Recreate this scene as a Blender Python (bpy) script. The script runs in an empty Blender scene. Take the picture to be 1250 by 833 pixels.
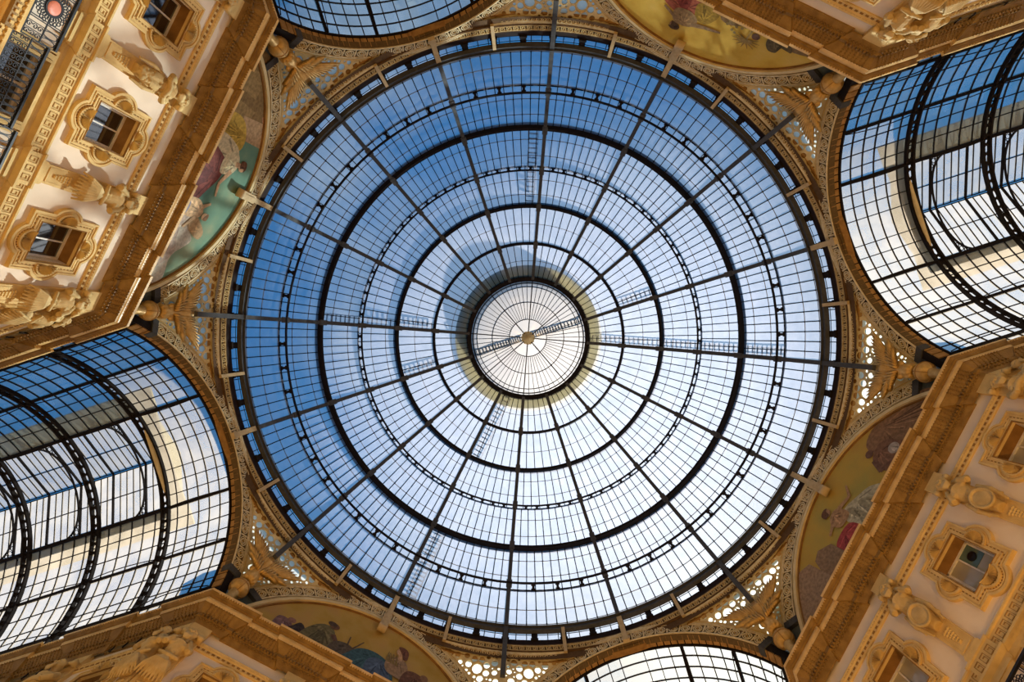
import bpy, bmesh, math, random
from mathutils import Vector, Matrix
random.seed(7)
PI = math.pi
sin, cos, tan, sqrt, rad, deg = math.sin, math.cos, math.tan, math.sqrt, math.radians, math.degrees
SC = bpy.context.scene
COL = SC.collection

# ------------------------------------------------------------------ measures (metres; heights counted from the lens)
ZO = 1.6                     # the lens is 1.6 m above the pavement
TH = 4.52                    # turn of the octagon in degrees
APO = 18.0                   # apothem of the octagon
HALF = APO * tan(rad(22.5))  # half a side
ZS = 22.75                   # springing height of the arches
ZB = 32.25                   # foot of the dome glass
RD = 18.0                    # dome radius
PHI = [0.0, 14.2, 26.4, 38.8, 50.0, 61.4, 72.0]
DIVS = [11, 11, 10, 8, 6, 5]
FPX = 648.0
CAMX, CAMY = -0.139, -0.268
AX, AY = rad(0.615), rad(1.574)
FACE = {'BR': 22.5, 'BL': 112.5, 'TL': 202.5, 'TR': 292.5, 'B': 67.5, 'L': 157.5, 'T': 247.5, 'R': 337.5}

CAMROT = Matrix.Rotation(AX, 3, 'X') @ Matrix.Rotation(AY, 3, 'Y')   # world -> (right, down, forward)


def pix(p):
    v = CAMROT @ (Vector(p) - Vector((CAMX, CAMY, 0)))
    return 625 + FPX * v.x / v.z, 416.5 + FPX * v.y / v.z


def seen(p, m=40):
    x, y = pix(p)
    return -m < x < 1250 + m and -m < y < 833 + m


def fpos(ang, d, s, z):
    a = rad(TH + ang)
    return Vector((d * cos(a) - s * sin(a), d * sin(a) + s * cos(a), z))


def shows(ang, D, s, z, m):
    return seen(fpos(ang, D, s, z), m)


# ------------------------------------------------------------------ materials
def new_mat(name):
    m = bpy.data.materials.new(name)
    m.use_nodes = True
    nt = m.node_tree
    nt.nodes.clear()
    return m, nt, nt.nodes.new('ShaderNodeOutputMaterial')


def stone(name, c1, c2, scale=3.0, rough=0.7, bump=0.15, bscale=14.0, metal=0.0, detail=4.0):
    m, nt, out = new_mat(name)
    N, Lk = nt.nodes, nt.links
    b = N.new('ShaderNodeBsdfPrincipled')
    b.inputs['Roughness'].default_value = rough
    b.inputs['Metallic'].default_value = metal
    b.inputs['Specular IOR Level'].default_value = 0.08 if rough >= 0.6 else 0.3   # dry limewash, stone and mosaic hardly shine
    tc = N.new('ShaderNodeTexCoord')
    n1 = N.new('ShaderNodeTexNoise')
    n1.inputs['Scale'].default_value = scale
    n1.inputs['Detail'].default_value = detail
    r = N.new('ShaderNodeValToRGB')
    r.color_ramp.elements[0].position = 0.33
    r.color_ramp.elements[1].position = 0.67
    r.color_ramp.elements[0].color = (*c1, 1)
    r.color_ramp.elements[1].color = (*c2, 1)
    Lk.new(tc.outputs['Object'], n1.inputs['Vector'])
    Lk.new(n1.outputs['Fac'], r.inputs['Fac'])
    Lk.new(r.outputs['Color'], b.inputs['Base Color'])
    if bump:
        n2 = N.new('ShaderNodeTexNoise')
        n2.inputs['Scale'].default_value = bscale
        n2.inputs['Detail'].default_value = 3
        bp = N.new('ShaderNodeBump')
        bp.inputs['Strength'].default_value = bump
        bp.inputs['Distance'].default_value = 0.05
        Lk.new(tc.outputs['Object'], n2.inputs['Vector'])
        Lk.new(n2.outputs['Fac'], bp.inputs['Height'])
        Lk.new(bp.outputs['Normal'], b.inputs['Normal'])
    Lk.new(b.outputs['BSDF'], out.inputs['Surface'])
    return m


def glass(name, tint, dust, dust_amt, gloss=0.05, vary=0.12, scale=0.8, hammered=0.0):
    """dusty skylight glass: clear, part diffusing, faintly shiny"""
    m, nt, out = new_mat(name)
    N, Lk = nt.nodes, nt.links
    tr = N.new('ShaderNodeBsdfTransparent')
    tr.inputs['Color'].default_value = (*tint, 1)
    tl = N.new('ShaderNodeBsdfTranslucent')
    tl.inputs['Color'].default_value = (*dust, 1)
    gl = N.new('ShaderNodeBsdfGlossy')
    gl.inputs['Roughness'].default_value = 0.08
    gl.inputs['Color'].default_value = (0.9, 0.95, 1, 1)
    tc = N.new('ShaderNodeTexCoord')
    n = N.new('ShaderNodeTexNoise')
    n.inputs['Scale'].default_value = scale
    n.inputs['Detail'].default_value = 5
    mr = N.new('ShaderNodeMapRange')
    mr.inputs['From Min'].default_value = 0.3
    mr.inputs['From Max'].default_value = 0.7
    mr.inputs['To Min'].default_value = max(0.0, dust_amt - vary)
    mr.inputs['To Max'].default_value = min(1.0, dust_amt + vary)
    Lk.new(tc.outputs['Object'], n.inputs['Vector'])
    Lk.new(n.outputs['Fac'], mr.inputs['Value'])
    if hammered:                     # fine dimples of rolled roof glass
        hn = N.new('ShaderNodeTexNoise')
        hn.inputs['Scale'].default_value = 55
        hn.inputs['Detail'].default_value = 1
        hb = N.new('ShaderNodeBump')
        hb.inputs['Strength'].default_value = 1.0
        hb.inputs['Distance'].default_value = hammered
        Lk.new(tc.outputs['Object'], hn.inputs['Vector'])
        Lk.new(hn.outputs['Fac'], hb.inputs['Height'])
        Lk.new(hb.outputs['Normal'], tl.inputs['Normal'])
    m1 = N.new('ShaderNodeMixShader')
    Lk.new(mr.outputs['Result'], m1.inputs['Fac'])
    Lk.new(tr.outputs['BSDF'], m1.inputs[1])
    Lk.new(tl.outputs['BSDF'], m1.inputs[2])
    m2 = N.new('ShaderNodeMixShader')
    m2.inputs['Fac'].default_value = gloss
    Lk.new(m1.outputs['Shader'], m2.inputs[1])
    Lk.new(gl.outputs['BSDF'], m2.inputs[2])
    Lk.new(m2.outputs['Shader'], out.inputs['Surface'])
    return m


def plain(name, c, rough=0.7, metal=0.0, var=0.12):
    return stone(name, tuple(x * (1 - var) for x in c), tuple(min(1, x * (1 + var)) for x in c), 6.0, rough, 0.0, metal=metal)


M = {
    'plaster': stone('cream_plaster', (0.75, 0.62, 0.46), (0.83, 0.70, 0.54), 0.7, 0.85, 0.05),
    'floor': stone('marble_pavement', (0.22, 0.13, 0.06), (0.40, 0.26, 0.13), 1.2, 0.5, 0.0),
    'trim': stone('ochre_stone', (0.62, 0.42, 0.16), (0.74, 0.53, 0.22), 2.0, 0.7, 0.2, 18),
    'trim_dark': stone('ochre_recess_shade', (0.25, 0.13, 0.04), (0.36, 0.20, 0.06), 3.0, 0.8, 0.2),  # darkened ochre on raised strips stands for shade in carved gaps
    'trim_mid': stone('ochre_shallow_shade', (0.36, 0.21, 0.07), (0.44, 0.26, 0.09), 3.0, 0.8, 0.0),  # half-dark ochre puts the key carving's shade into the colour
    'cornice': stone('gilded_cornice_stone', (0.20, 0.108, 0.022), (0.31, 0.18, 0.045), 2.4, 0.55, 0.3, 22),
    'gild_lit_edge': stone('gilded_lit_edge', (0.60, 0.38, 0.12), (0.76, 0.52, 0.20), 2.4, 0.38, 0.15, 22),  # gilding, lightened to carry the light on the fascia against dark soffits
    'statue': stone('ochre_sculpture_stone', (0.50, 0.34, 0.13), (0.64, 0.46, 0.20), 3.0, 0.65, 0.25, 16),
    'gilt': stone('old_gilding', (0.46, 0.27, 0.07), (0.66, 0.42, 0.13), 4.0, 0.42, 0.2, 16, metal=0.25),
    'tan': stone('tan_bracket_paint', (0.46, 0.33, 0.16), (0.56, 0.42, 0.22), 3.0, 0.6, 0.1),
    'iron': plain('grey_iron_paint', (0.070, 0.070, 0.068), 0.7),
    'iron_dark': plain('dark_backlit_iron', (0.016, 0.012, 0.010), 0.8),  # same iron paint, darkened in colour for parts seen against the light
    'bar': plain('bar_iron', (0.022, 0.019, 0.016), 0.6),
    'lap': plain('pane_lap_putty', (0.20, 0.16, 0.10), 0.7),
    'rail': plain('wrought_iron_black', (0.010, 0.008, 0.008), 0.45),
    'medal': plain('terracotta_disc', (0.62, 0.20, 0.12), 0.5),
    'band_light': plain('band_pattern_cream', (0.66, 0.55, 0.33), 0.7),
    'band_dark': plain('band_ground_brown', (0.13, 0.085, 0.035), 0.8),
    'fret': stone('painted_fretwork', (0.56, 0.45, 0.23), (0.70, 0.60, 0.36), 2.5, 0.6, 0.1),
    'frieze': plain('frieze_brown', (0.11, 0.062, 0.026), 0.8),
    'scroll': plain('frieze_scroll_ochre', (0.55, 0.40, 0.17), 0.65),
    'soffit': stone('soffit_panel_brown', (0.28, 0.15, 0.045), (0.42, 0.24, 0.08), 3.0, 0.6, 0.2),
    'pier': plain('grey_green_pier', (0.10, 0.11, 0.085), 0.7),
    'groove_shade': plain('frieze_groove_shade', (0.02, 0.012, 0.010), 0.8),  # flat near-black band; the groove's shade is in this colour
    'sash': plain('cream_window_sash', (0.70, 0.64, 0.54), 0.5),
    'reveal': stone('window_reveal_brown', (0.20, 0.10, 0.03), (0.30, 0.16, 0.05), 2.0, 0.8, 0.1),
    'lining': stone('lantern_cream_paint', (0.58, 0.45, 0.22), (0.70, 0.56, 0.30), 1.5, 0.6, 0.0),
    'dome_glass': glass('dusty_dome_glass', (0.80, 0.93, 1.0), (0.56, 0.56, 0.61), 0.47, vary=.06, hammered=0.14),
    'lantern_glass': glass('frosted_lantern_glass', (0.85, 0.93, 1.0), (0.34, 0.315, 0.29), 0.90, vary=.05),
    'vault_glass': glass('dusty_vault_glass', (0.82, 0.94, 1.0), (0.52, 0.45, 0.34), 0.46, vary=.10, hammered=0.03),
    'cream_glass': glass('cream_dirty_glass', (0.80, 0.74, 0.58), (0.46, 0.40, 0.27), 0.86, 0.03),
    'fret_glass': glass('pale_blue_fret_glass', (0.75, 0.95, 1.0), (0.80, 0.97, 1.0), 0.78, vary=.05),
}


def opal(name, c_t, c_d):
    m, nt, out = new_mat(name)
    N, Lk = nt.nodes, nt.links
    tl = N.new('ShaderNodeBsdfTranslucent')
    tl.inputs['Color'].default_value = (*c_t, 1)
    df = N.new('ShaderNodeBsdfDiffuse')
    df.inputs['Color'].default_value = (*c_d, 1)
    mx = N.new('ShaderNodeMixShader')
    mx.inputs['Fac'].default_value = 0.50
    Lk.new(tl.outputs['BSDF'], mx.inputs[1])
    Lk.new(df.outputs['BSDF'], mx.inputs[2])
    Lk.new(mx.outputs['Shader'], out.inputs['Surface'])
    return m


M['fret_glass'] = opal('opal_fret_glass', (0.95, 1.0, 0.95), (0.62, 0.86, 0.82))


def window_glass(name='attic_window_glass', col=(0.02, 0.017, 0.014), ior=2.1):
    m, nt, out = new_mat(name)
    b = nt.nodes.new('ShaderNodeBsdfPrincipled')
    b.inputs['Base Color'].default_value = (*col, 1)
    b.inputs['Roughness'].default_value = 0.03
    b.inputs['IOR'].default_value = ior
    nt.links.new(b.outputs['BSDF'], out.inputs['Surface'])
    return m


M['pane'] = window_glass()
M['pane_pale'] = window_glass('pane_over_pale_blind', (0.42, 0.36, 0.24), 1.5)
M['pane_teal'] = window_glass('pane_teal', (0.10, 0.16, 0.13), 1.5)


# ------------------------------------------------------------------ mesh collector
class MB:
    def __init__(self):
        self.v, self.f, self.m, self.sm = [], [], [], []

    def add(self, vs, fs, mat=0, smooth=False):
        o = len(self.v)
        self.v += [tuple(p) for p in vs]
        for f in fs:
            self.f.append(tuple(o + i for i in f))
            self.m.append(mat)
            self.sm.append(smooth)

    def box(self, x0, x1, y0, y1, z0, z1, mat=0):
        self.add([(x0, y0, z0), (x1, y0, z0), (x1, y1, z0), (x0, y1, z0), (x0, y0, z1), (x1, y0, z1), (x1, y1, z1), (x0, y1, z1)],
                 [(0, 3, 2, 1), (4, 5, 6, 7), (0, 1, 5, 4), (1, 2, 6, 5), (2, 3, 7, 6), (3, 0, 4, 7)], mat)

    def sweep(self, frames, prof, mat=0, closed=False, smooth=False, caps=True):
        """frames: (origin, a, b) with a profile of (u, v) laid on a and b"""
        n = len(prof)
        vs = []
        for o, a, b in frames:
            o, a, b = Vector(o), Vector(a), Vector(b)
            vs += [o + a * u + b * w for u, w in prof]
        fs = []
        K = len(frames)
        for i in range(K if closed else K - 1):
            j = (i + 1) % K
            for k in range(n):
                l = (k + 1) % n
                fs.append((i * n + k, i * n + l, j * n + l, j * n + k))
        if caps and not closed:
            fs.append(tuple(range(n))[::-1])
            fs.append(tuple((K - 1) * n + k for k in range(n)))
        self.add(vs, fs, mat, smooth)

    def path(self, pts, w, h, up=None, mat=0, closed=False, smooth=False, shift=0.0, upf=None):
        """a rectangular bar along points: w across, h along the up direction"""
        pts = [Vector(p) for p in pts]
        fr = []
        K = len(pts)
        for i, p in enumerate(pts):
            a = pts[(i - 1) % K] if (closed or i) else pts[i]
            b = pts[(i + 1) % K] if (closed or i < K - 1) else pts[i]
            t = (b - a).normalized()
            u = Vector(upf(p)) if upf else Vector(up)
            side = t.cross(u)
            if side.length < 1e-6:
                side = t.orthogonal()
            side.normalize()
            u2 = side.cross(t).normalized()
            fr.append((p + u2 * shift, side, u2))
        self.sweep(fr, [(-w / 2, -h / 2), (w / 2, -h / 2), (w / 2, h / 2), (-w / 2, h / 2)], mat, closed, smooth)

    def tube(self, pts, r, n=8, mat=0, smooth=True, closed=False):
        pts = [Vector(p) for p in pts]
        rs = r if isinstance(r, (list, tuple)) else [r] * len(pts)
        fr = []
        K = len(pts)
        prev = None
        for i, p in enumerate(pts):
            a = pts[(i - 1) % K] if (closed or i) else pts[i]
            b = pts[(i + 1) % K] if (closed or i < K - 1) else pts[i]
            t = (b - a).normalized()
            if prev is None:
                u = t.orthogonal().normalized()
            else:
                u = prev - t * prev.dot(t)
                u = u.normalized() if u.length > 1e-6 else t.orthogonal().normalized()
            prev = u
            w = t.cross(u)
            fr.append((p, u * rs[i], w * rs[i]))
        self.sweep(fr, [(cos(2 * PI * k / n), sin(2 * PI * k / n)) for k in range(n)], mat, closed, smooth)

    def lathe(self, prof, n=24, c=(0, 0, 0), mat=0, smooth=True, axis=None):
        c = Vector(c)
        if axis is None:
            X, Y, Z = Vector((1, 0, 0)), Vector((0, 1, 0)), Vector((0, 0, 1))
        else:
            Z = Vector(axis).normalized()
            X = Z.orthogonal().normalized()
            Y = Z.cross(X)
        vs = []
        for r, z in prof:
            vs += [c + X * (r * cos(2 * PI * k / n)) + Y * (r * sin(2 * PI * k / n)) + Z * z for k in range(n)]
        fs = []
        for i in range(len(prof) - 1):
            for k in range(n):
                l = (k + 1) % n
                fs.append((i * n + k, i * n + l, (i + 1) * n + l, (i + 1) * n + k))
        fs.append(tuple(range(n))[::-1])
        fs.append(tuple((len(prof) - 1) * n + k for k in range(n)))
        self.add(vs, fs, mat, smooth)

    def ell(self, c, r, n=12, mat=0, rot=None):
        c = Vector(c)
        vs, fs = [], []
        h = max(4, n // 2)
        for i in range(h + 1):
            t = PI * i / h
            for k in range(n):
                p = 2 * PI * k / n
                v = Vector((r[0] * sin(t) * cos(p), r[1] * sin(t) * sin(p), r[2] * cos(t)))
                if rot is not None:
                    v = rot @ v
                vs.append(c + v)
        for i in range(h):
            for k in range(n):
                l = (k + 1) % n
                fs.append((i * n + k, (i + 1) * n + k, (i + 1) * n + l, i * n + l))
        self.add(vs, fs, mat, True)

    def mesh(self, name, mats):
        me = bpy.data.meshes.new(name)
        me.from_pydata(self.v, [], self.f)
        for mt in mats:
            me.materials.append(mt)
        me.polygons.foreach_set('material_index', self.m)
        me.polygons.foreach_set('use_smooth', self.sm)
        me.validate()
        me.update()
        return me

    def build(self, name, mats, parent=None, loc=(0, 0, 0), rz=0.0):
        if not isinstance(mats, (list, tuple)):
            mats = [mats]
        return link(name, self.mesh(name, mats), parent, loc, rz)


def link(name, me, parent=None, loc=(0, 0, 0), rz=0.0):
    o = bpy.data.objects.new(name, me)
    COL.objects.link(o)
    l = Vector(loc)
    if parent is None:
        l.z += ZO
    else:
        o.parent = parent
    o.location = l
    o.rotation_euler = (0, 0, rz)
    return o


def tag(o, label=None, cat=None, group=None, kind=None):
    if label:
        o['label'] = label
    if cat:
        o['category'] = cat
    if group:
        o['group'] = group
    if kind:
        o['kind'] = kind
    return o


def thing(name, label, cat, loc=(0, 0, 0), rz=0.0, group=None, kind=None):
    return tag(link(name, None, None, loc, rz), label, cat, group, kind)


def copy_tree(o, parent=None):
    c = o.copy()
    COL.objects.link(c)
    c.parent = parent
    for ch in list(o.children):
        copy_tree(ch, c)
    return c


def remeshed(mb, voxel, mats, name, smooth_iter=2):
    """fuse a pile of rounded lumps into one carved body"""
    me = mb.mesh(name, mats)
    o = bpy.data.objects.new(name, me)
    COL.objects.link(o)
    r = o.modifiers.new('r', 'REMESH')
    r.mode = 'VOXEL'
    r.voxel_size = voxel
    r.use_smooth_shade = True
    if smooth_iter:
        s = o.modifiers.new('s', 'SMOOTH')
        s.iterations = smooth_iter
        s.factor = 0.4
    dg = bpy.context.evaluated_depsgraph_get()
    new = bpy.data.meshes.new_from_object(o.evaluated_get(dg))
    new.materials.clear()
    for mt in mats:
        new.materials.append(mt)
    bpy.data.objects.remove(o)
    bpy.data.meshes.remove(me)
    return new


def filled(loops, depth, name):
    """a flat sheet with holes, from closed 2-D loops, thickness +-depth"""
    cu = bpy.data.curves.new(name, 'CURVE')
    cu.dimensions = '2D'
    cu.fill_mode = 'BOTH'
    cu.extrude = depth
    for lp in loops:
        sp = cu.splines.new('POLY')
        sp.points.add(len(lp) - 1)
        for i, (x, y) in enumerate(lp):
            sp.points[i].co = (x, y, 0, 1)
        sp.use_cyclic_u = True
    o = bpy.data.objects.new(name, cu)
    COL.objects.link(o)
    dg = bpy.context.evaluated_depsgraph_get()
    me = bpy.data.meshes.new_from_object(o.evaluated_get(dg))
    bpy.data.objects.remove(o)
    bpy.data.curves.remove(cu)
    return me


# ================================================================== DOME
def sph(phi, az, R=RD):
    """point on the dome, phi and az in degrees; z counted from the dome's foot"""
    return Vector((R * cos(rad(phi)) * cos(rad(az)), R * cos(rad(phi)) * sin(rad(az)), R * sin(rad(phi))))


def up_dome(p):
    return Vector(p).normalized()


dome = thing('glass_dome', 'great round iron and glass dome over the octagon crossing', 'dome', (0, 0, ZB), rad(TH))


def dome_copies(name, mb, mats, n=16, parent=None, first=0, step=22.5):
    me = mb.mesh(name, mats if isinstance(mats, (list, tuple)) else [mats])
    out = []
    for k in range(first, n):
        out.append(link(name, me, parent or dome, (0, 0, 0), rad(step * k)))
    return out


# ribs: an I-shaped iron rib, inner flange broad
mb = MB()
phs = [0.0 + 72.0 * i / 24 for i in range(25)]
mb.path([sph(p, 0, 17.52) for p in phs], 0.27, 0.08, upf=up_dome)
mb.path([sph(p, 0, 17.80) for p in phs], 0.07, 0.50, upf=up_dome)
mb.path([sph(p, 0, 18.06) for p in phs], 0.20, 0.10, upf=up_dome)
for i, p in enumerate(PHI[1:6]):
    mb.path([sph(p - 1.1, 0, 17.50), sph(p + 1.1, 0, 17.50)], 0.40, 0.12, upf=up_dome)
dome_copies('rib', mb, M['iron'])

# rib feet running down over the spandrels (only under the eight corner ribs)
mb = MB()
mb.path([(17.62, 0, 0.6), (17.66, 0, -0.2), (17.72, 0, -1.4), (17.78, 0, -2.6), (17.95, 0, -4.2)], 0.27, 0.20, up=(-1, 0, 0))
for k in range(8):
    link('rib_foot', mb.mesh('rib_foot', [M['iron']]) if k == 0 else bpy.data.meshes['rib_foot'], dome, (0, 0, 0), rad(45 * k))


def ring_pts(phi, R, n=128):
    return [sph(phi, 360.0 * k / n, R) for k in range(n)]


def lattice_ring(name, phi, R0, R1, wch, lumps):
    """open lattice ring: two chords with shaped blocks between"""
    mb = MB()
    mb.path(ring_pts(phi, R1), wch, 0.10, upf=up_dome, closed=True)
    mb.path(ring_pts(phi, R0), wch, 0.10, upf=up_dome, closed=True)
    for k in range(lumps):
        az = 360.0 * k / lumps
        for r0, r1, w in ((R0, R0 + (R1 - R0) * .3, .30), (R0 + (R1 - R0) * .3, R0 + (R1 - R0) * .7, .18), (R0 + (R1 - R0) * .7, R1, .30)):
            a, b = sph(phi, az, r0), sph(phi, az, r1)
            tdir = Vector((-sin(rad(az)), cos(rad(az)), 0))
            mb.path([a, b], w, 0.07, up=tdir.cross(b - a).normalized())
    return mb.build(name, M['iron_dark'], dome)


def box_ring(name, phi, R0, R1, w, mat, slots=0):
    mb = MB()
    mb.path(ring_pts(phi, (R0 + R1) / 2), w, R1 - R0, upf=up_dome, closed=True)
    mb.path(ring_pts(phi, R0), w * 1.5, 0.06, upf=up_dome, closed=True)
    mb.path(ring_pts(phi, R1), w * 1.3, 0.08, upf=up_dome, closed=True)
    return mb.build(name, mat, dome)


# foot ring girder with its broad grey flange
mb = MB()
n = 160
fl = [(17.70, 0.0), (17.98, 0.0), (17.98, 0.10), (17.88, 0.10), (17.88, 0.42), (17.98, 0.42), (17.98, 0.50), (17.70, 0.50), (17.70, 0.42), (17.80, 0.42), (17.80, 0.10), (17.70, 0.10)]
fr = [((0, 0, -0.05), (cos(2 * PI * k / n), sin(2 * PI * k / n), 0), (0, 0, 1)) for k in range(n)]
mb.sweep(fr, fl, closed=True)
mb.build('foot_ring', M['iron'], dome)

lattice_ring('lattice_ring', PHI[1], 17.42, 18.05, 0.13, 64)
box_ring('girder_ring', PHI[2], 17.60, 18.20, 0.15, M['iron_dark'])
lattice_ring('lattice_ring', PHI[3], 17.55, 18.08, 0.11, 96)
box_ring('girder_ring', PHI[4], 17.62, 18.22, 0.15, M['iron_dark'])
box_ring('girder_ring', PHI[5], 17.72, 18.06, 0.12, M['iron_dark'])
box_ring('lantern_ring', PHI[6], 17.55, 18.20, 0.26, M['iron_dark'])

# glass panels, one per bay and tier, each with its glazing grid
for t in range(6):
    p0, p1 = PHI[t], PHI[t + 1]
    g = MB()
    na, np_ = 10, 6
    vs, fs = [], []
    for i in range(np_ + 1):
        for k in range(na + 1):
            vs.append(sph(p0 + (p1 - p0) * i / np_, 22.5 * k / na, RD))
    for i in range(np_):
        for k in range(na):
            a = i * (na + 1) + k
            fs.append((a, a + 1, a + na + 2, a + na + 1))
    g.add(vs, fs, 0, True)
    b = MB()
    D = DIVS[t]
    off = 1.0 / D
    for k in range(1, D):
        az = 22.5 * k / D
        b.path([sph(p0 + (p1 - p0) * i / 5, az, RD) for i in range(6)], 0.062, 0.09, upf=up_dome, shift=-0.02)
    laps = [0.22, 0.55] if t == 0 else ([0.33, 0.72] if t in (1, 2, 3) else [0.5])
    for q in laps:
        ph = p0 + (p1 - p0) * q
        b.path([sph(ph, 22.5 * i / 12, RD) for i in range(13)], 0.035, 0.03, upf=up_dome, mat=1, shift=-0.03)
        for k in range(1, D):
            c = sph(ph, 22.5 * k / D, RD - 0.06)
            b.ell(c, (0.055, 0.055, 0.055), 6)
    gme = g.mesh('glass_panel', [M['dome_glass']])
    bme = b.mesh('glazing_grid', [M['bar'], M['lap']])
    for k in range(16):
        o = link('glass_panel', gme, dome, (0, 0, 0), rad(22.5 * k))
        link('glazing_grid', bme, o)

# glass strip below the foot ring, with its iron blocks
mb, gr = MB(), MB()
R1 = 18.22
for k in range(11):
    a0, a1 = rad(22.5 * k / 11), rad(22.5 * (k + 1) / 11)
    mb.add([(R1 * cos(a), R1 * sin(a), z) for a, z in ((a0, -.60), (a1, -.60), (a1, 0.25), (a0, 0.25))], [(0, 1, 2, 3)], 0, True)
    p = Vector((cos(a0), sin(a0), 0)) * 18.2
    gr.path([p + Vector((0, 0, -.60)), p + Vector((0, 0, .25))], 0.05, 0.06, up=p)
for z in (-.58, .22):
    gr.path([(18.2 * cos(rad(22.5 * i / 8)), 18.2 * sin(rad(22.5 * i / 8)), z) for i in range(9)], .03, .03, up=(0, 0, 1))
sme, gme = mb.mesh('glass_strip', [M['dome_glass']]), gr.mesh('glazing_grid', [M['bar']])
for k in range(16):
    o = link('glass_strip', sme, dome, (0, 0, 0), rad(22.5 * k))
    link('glazing_grid', gme, o)
for k in range(64):
    mb = MB()
    az = 360.0 * k / 64
    u = Vector((cos(rad(az)), sin(rad(az)), 0))
    for z0, z1, w in ((-.68, -.54, .46), (-.54, -.38, .32), (-.38, -.20, .24), (-.20, -.02, .38)):
        mb.path([u * 18.05 + Vector((0, 0, z0)), u * 18.05 + Vector((0, 0, z1))], w, 0.25, up=u)
    mb.build('strut_block', M['iron_dark'], dome)

# tan ties between frieze and foot ring (two in each bay, at the quarter points between ribs)
mb = MB()
mb.path([(17.98, 0, -2.02), (17.72, 0, 0.02)], 0.20, 0.16, up=(-1, 0, 0))
me = mb.mesh('tie_bracket', [M['tan']])
for k in range(16):
    link('tie_bracket', me, dome, (0, 0, 0), rad(22.5 * k + 11.25))

# lantern: glazed drum and cap, boss, surrounding gutter
zl = RD * sin(rad(72))
rl = RD * cos(rad(72))
mb = MB()
prof = [(rl + .05, zl + .02), (rl + 1.25, zl - .02), (rl + 1.25, zl + .12), (rl + .05, zl + .12)]
n = 96
mb.sweep([((0, 0, 0.18), (cos(2 * PI * k / n), sin(2 * PI * k / n), 0), (0, 0, 1)) for k in range(n)], prof, closed=True)
mb.build('lantern_gutter', M['cream_glass'], dome)

lan_prof = [(rl, zl), (rl - .02, zl + 3.4), (rl - .45, zl + 3.75), (rl * .65, zl + 4.35), (rl * .34, zl + 4.75), (0.25, zl + 4.95)]
g = MB()
n = 64
vs, fs = [], []
for r, z in lan_prof:
    vs += [(r * cos(2 * PI * k / n), r * sin(2 * PI * k / n), z) for k in range(n)]
for i in range(len(lan_prof) - 1):
    for k in range(n):
        l = (k + 1) % n
        fs.append((i * n + k, i * n + l, (i + 1) * n + l, (i + 1) * n + k))
g.add(vs, fs, 0, True)
lantern = g.build('lantern_glass', M['lantern_glass'], dome)
mb = MB()
for k in range(64):
    a = 2 * PI * k / 64
    stop = len(lan_prof) if k % 8 == 0 else (len(lan_prof) - 1)
    pts = [(r * cos(a), r * sin(a), z) for r, z in lan_prof[:stop]]
    mb.path(pts, 0.045, 0.06, upf=lambda p: Vector((p[0], p[1], 6.0)).normalized())
for r, z, w in ((rl - .03, zl + 3.4, .14), (rl - .45, zl + 3.75, .06), (rl * .65, zl + 4.35, .06), (rl * .34, zl + 4.75, .06)):
    mb.path([(r * cos(2 * PI * k / 64), r * sin(2 * PI * k / 64), z) for k in range(64)], 0.07, w, up=(0, 0, 1), closed=True)
mb.build('glazing_grid', M['bar'], lantern)
mb = MB()
for k in range(8):
    a = rad(45 * k)
    mb.path([(rl * cos(a), rl * sin(a), zl + 3.1), (0.3 * cos(a), 0.3 * sin(a), zl + 4.0)], 0.11, 0.12, up=(0, 0, 1))
mb.build('lantern_tie', M['iron'], dome)
mb = MB()
mb.lathe([(0.05, zl + 3.45), (0.28, zl + 3.57), (0.48, zl + 3.77), (0.66, zl + 4.05), (0.55, zl + 4.17), (0.30, zl + 4.5)], 24)
for k in range(12):
    a = rad(30 * k)
    mb.ell((0.56 * cos(a), 0.56 * sin(a), zl + 3.95), (0.14, 0.14, 0.10), 8)
mb.build('lantern_boss', M['lining'], dome)
mb = MB()
mb.path([(rl * cos(2 * PI * k / 64), rl * sin(2 * PI * k / 64), zl + .05) for k in range(64)], 0.12, 0.35, up=(0, 0, 1), closed=True)
mb.path([((rl - .35) * cos(2 * PI * k / 64), (rl - .35) * sin(2 * PI * k / 64), zl + 1.0) for k in range(64)], 0.06, 0.06, up=(0, 0, 1), closed=True)
for k in range(8):
    a = rad(45 * k + 0)
    mb.path([(rl * cos(a), rl * sin(a), zl + 1.0), ((rl - .35) * cos(a), (rl - .35) * sin(a), zl + 1.0)], .07, .07, up=(0, 0, 1))
mb.build('lantern_handrail', M['iron_dark'], dome)


# roof ladders lying outside on the glass
def ladder(az, off, p0, p1, width, label, lift=18.32):
    mb = MB()
    ps = [p0 + (p1 - p0) * i / 12 for i in range(13)]

    def pt(p, lat):
        c = sph(p, az, lift)
        return c + Vector((-sin(rad(az)), cos(rad(az)), 0)) * (off + lat)
    for s in (-width / 2, width / 2):
        mb.path([pt(p, s) for p in ps], 0.06, 0.10, upf=up_dome)
    L = RD * rad(p1 - p0)
    nn = int(L / 0.42)
    for i in range(nn + 1):
        p = p0 + (p1 - p0) * i / nn
        mb.path([pt(p, -width / 2), pt(p, width / 2)], 0.09, 0.05, up=up_dome(sph(p, az)))
    t = thing('roof_ladder', label, 'ladder', (0, 0, ZB), rad(TH), 'ladders on the dome glass')
    mb.build('rung_frame', M['iron_dark'], t)


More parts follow.
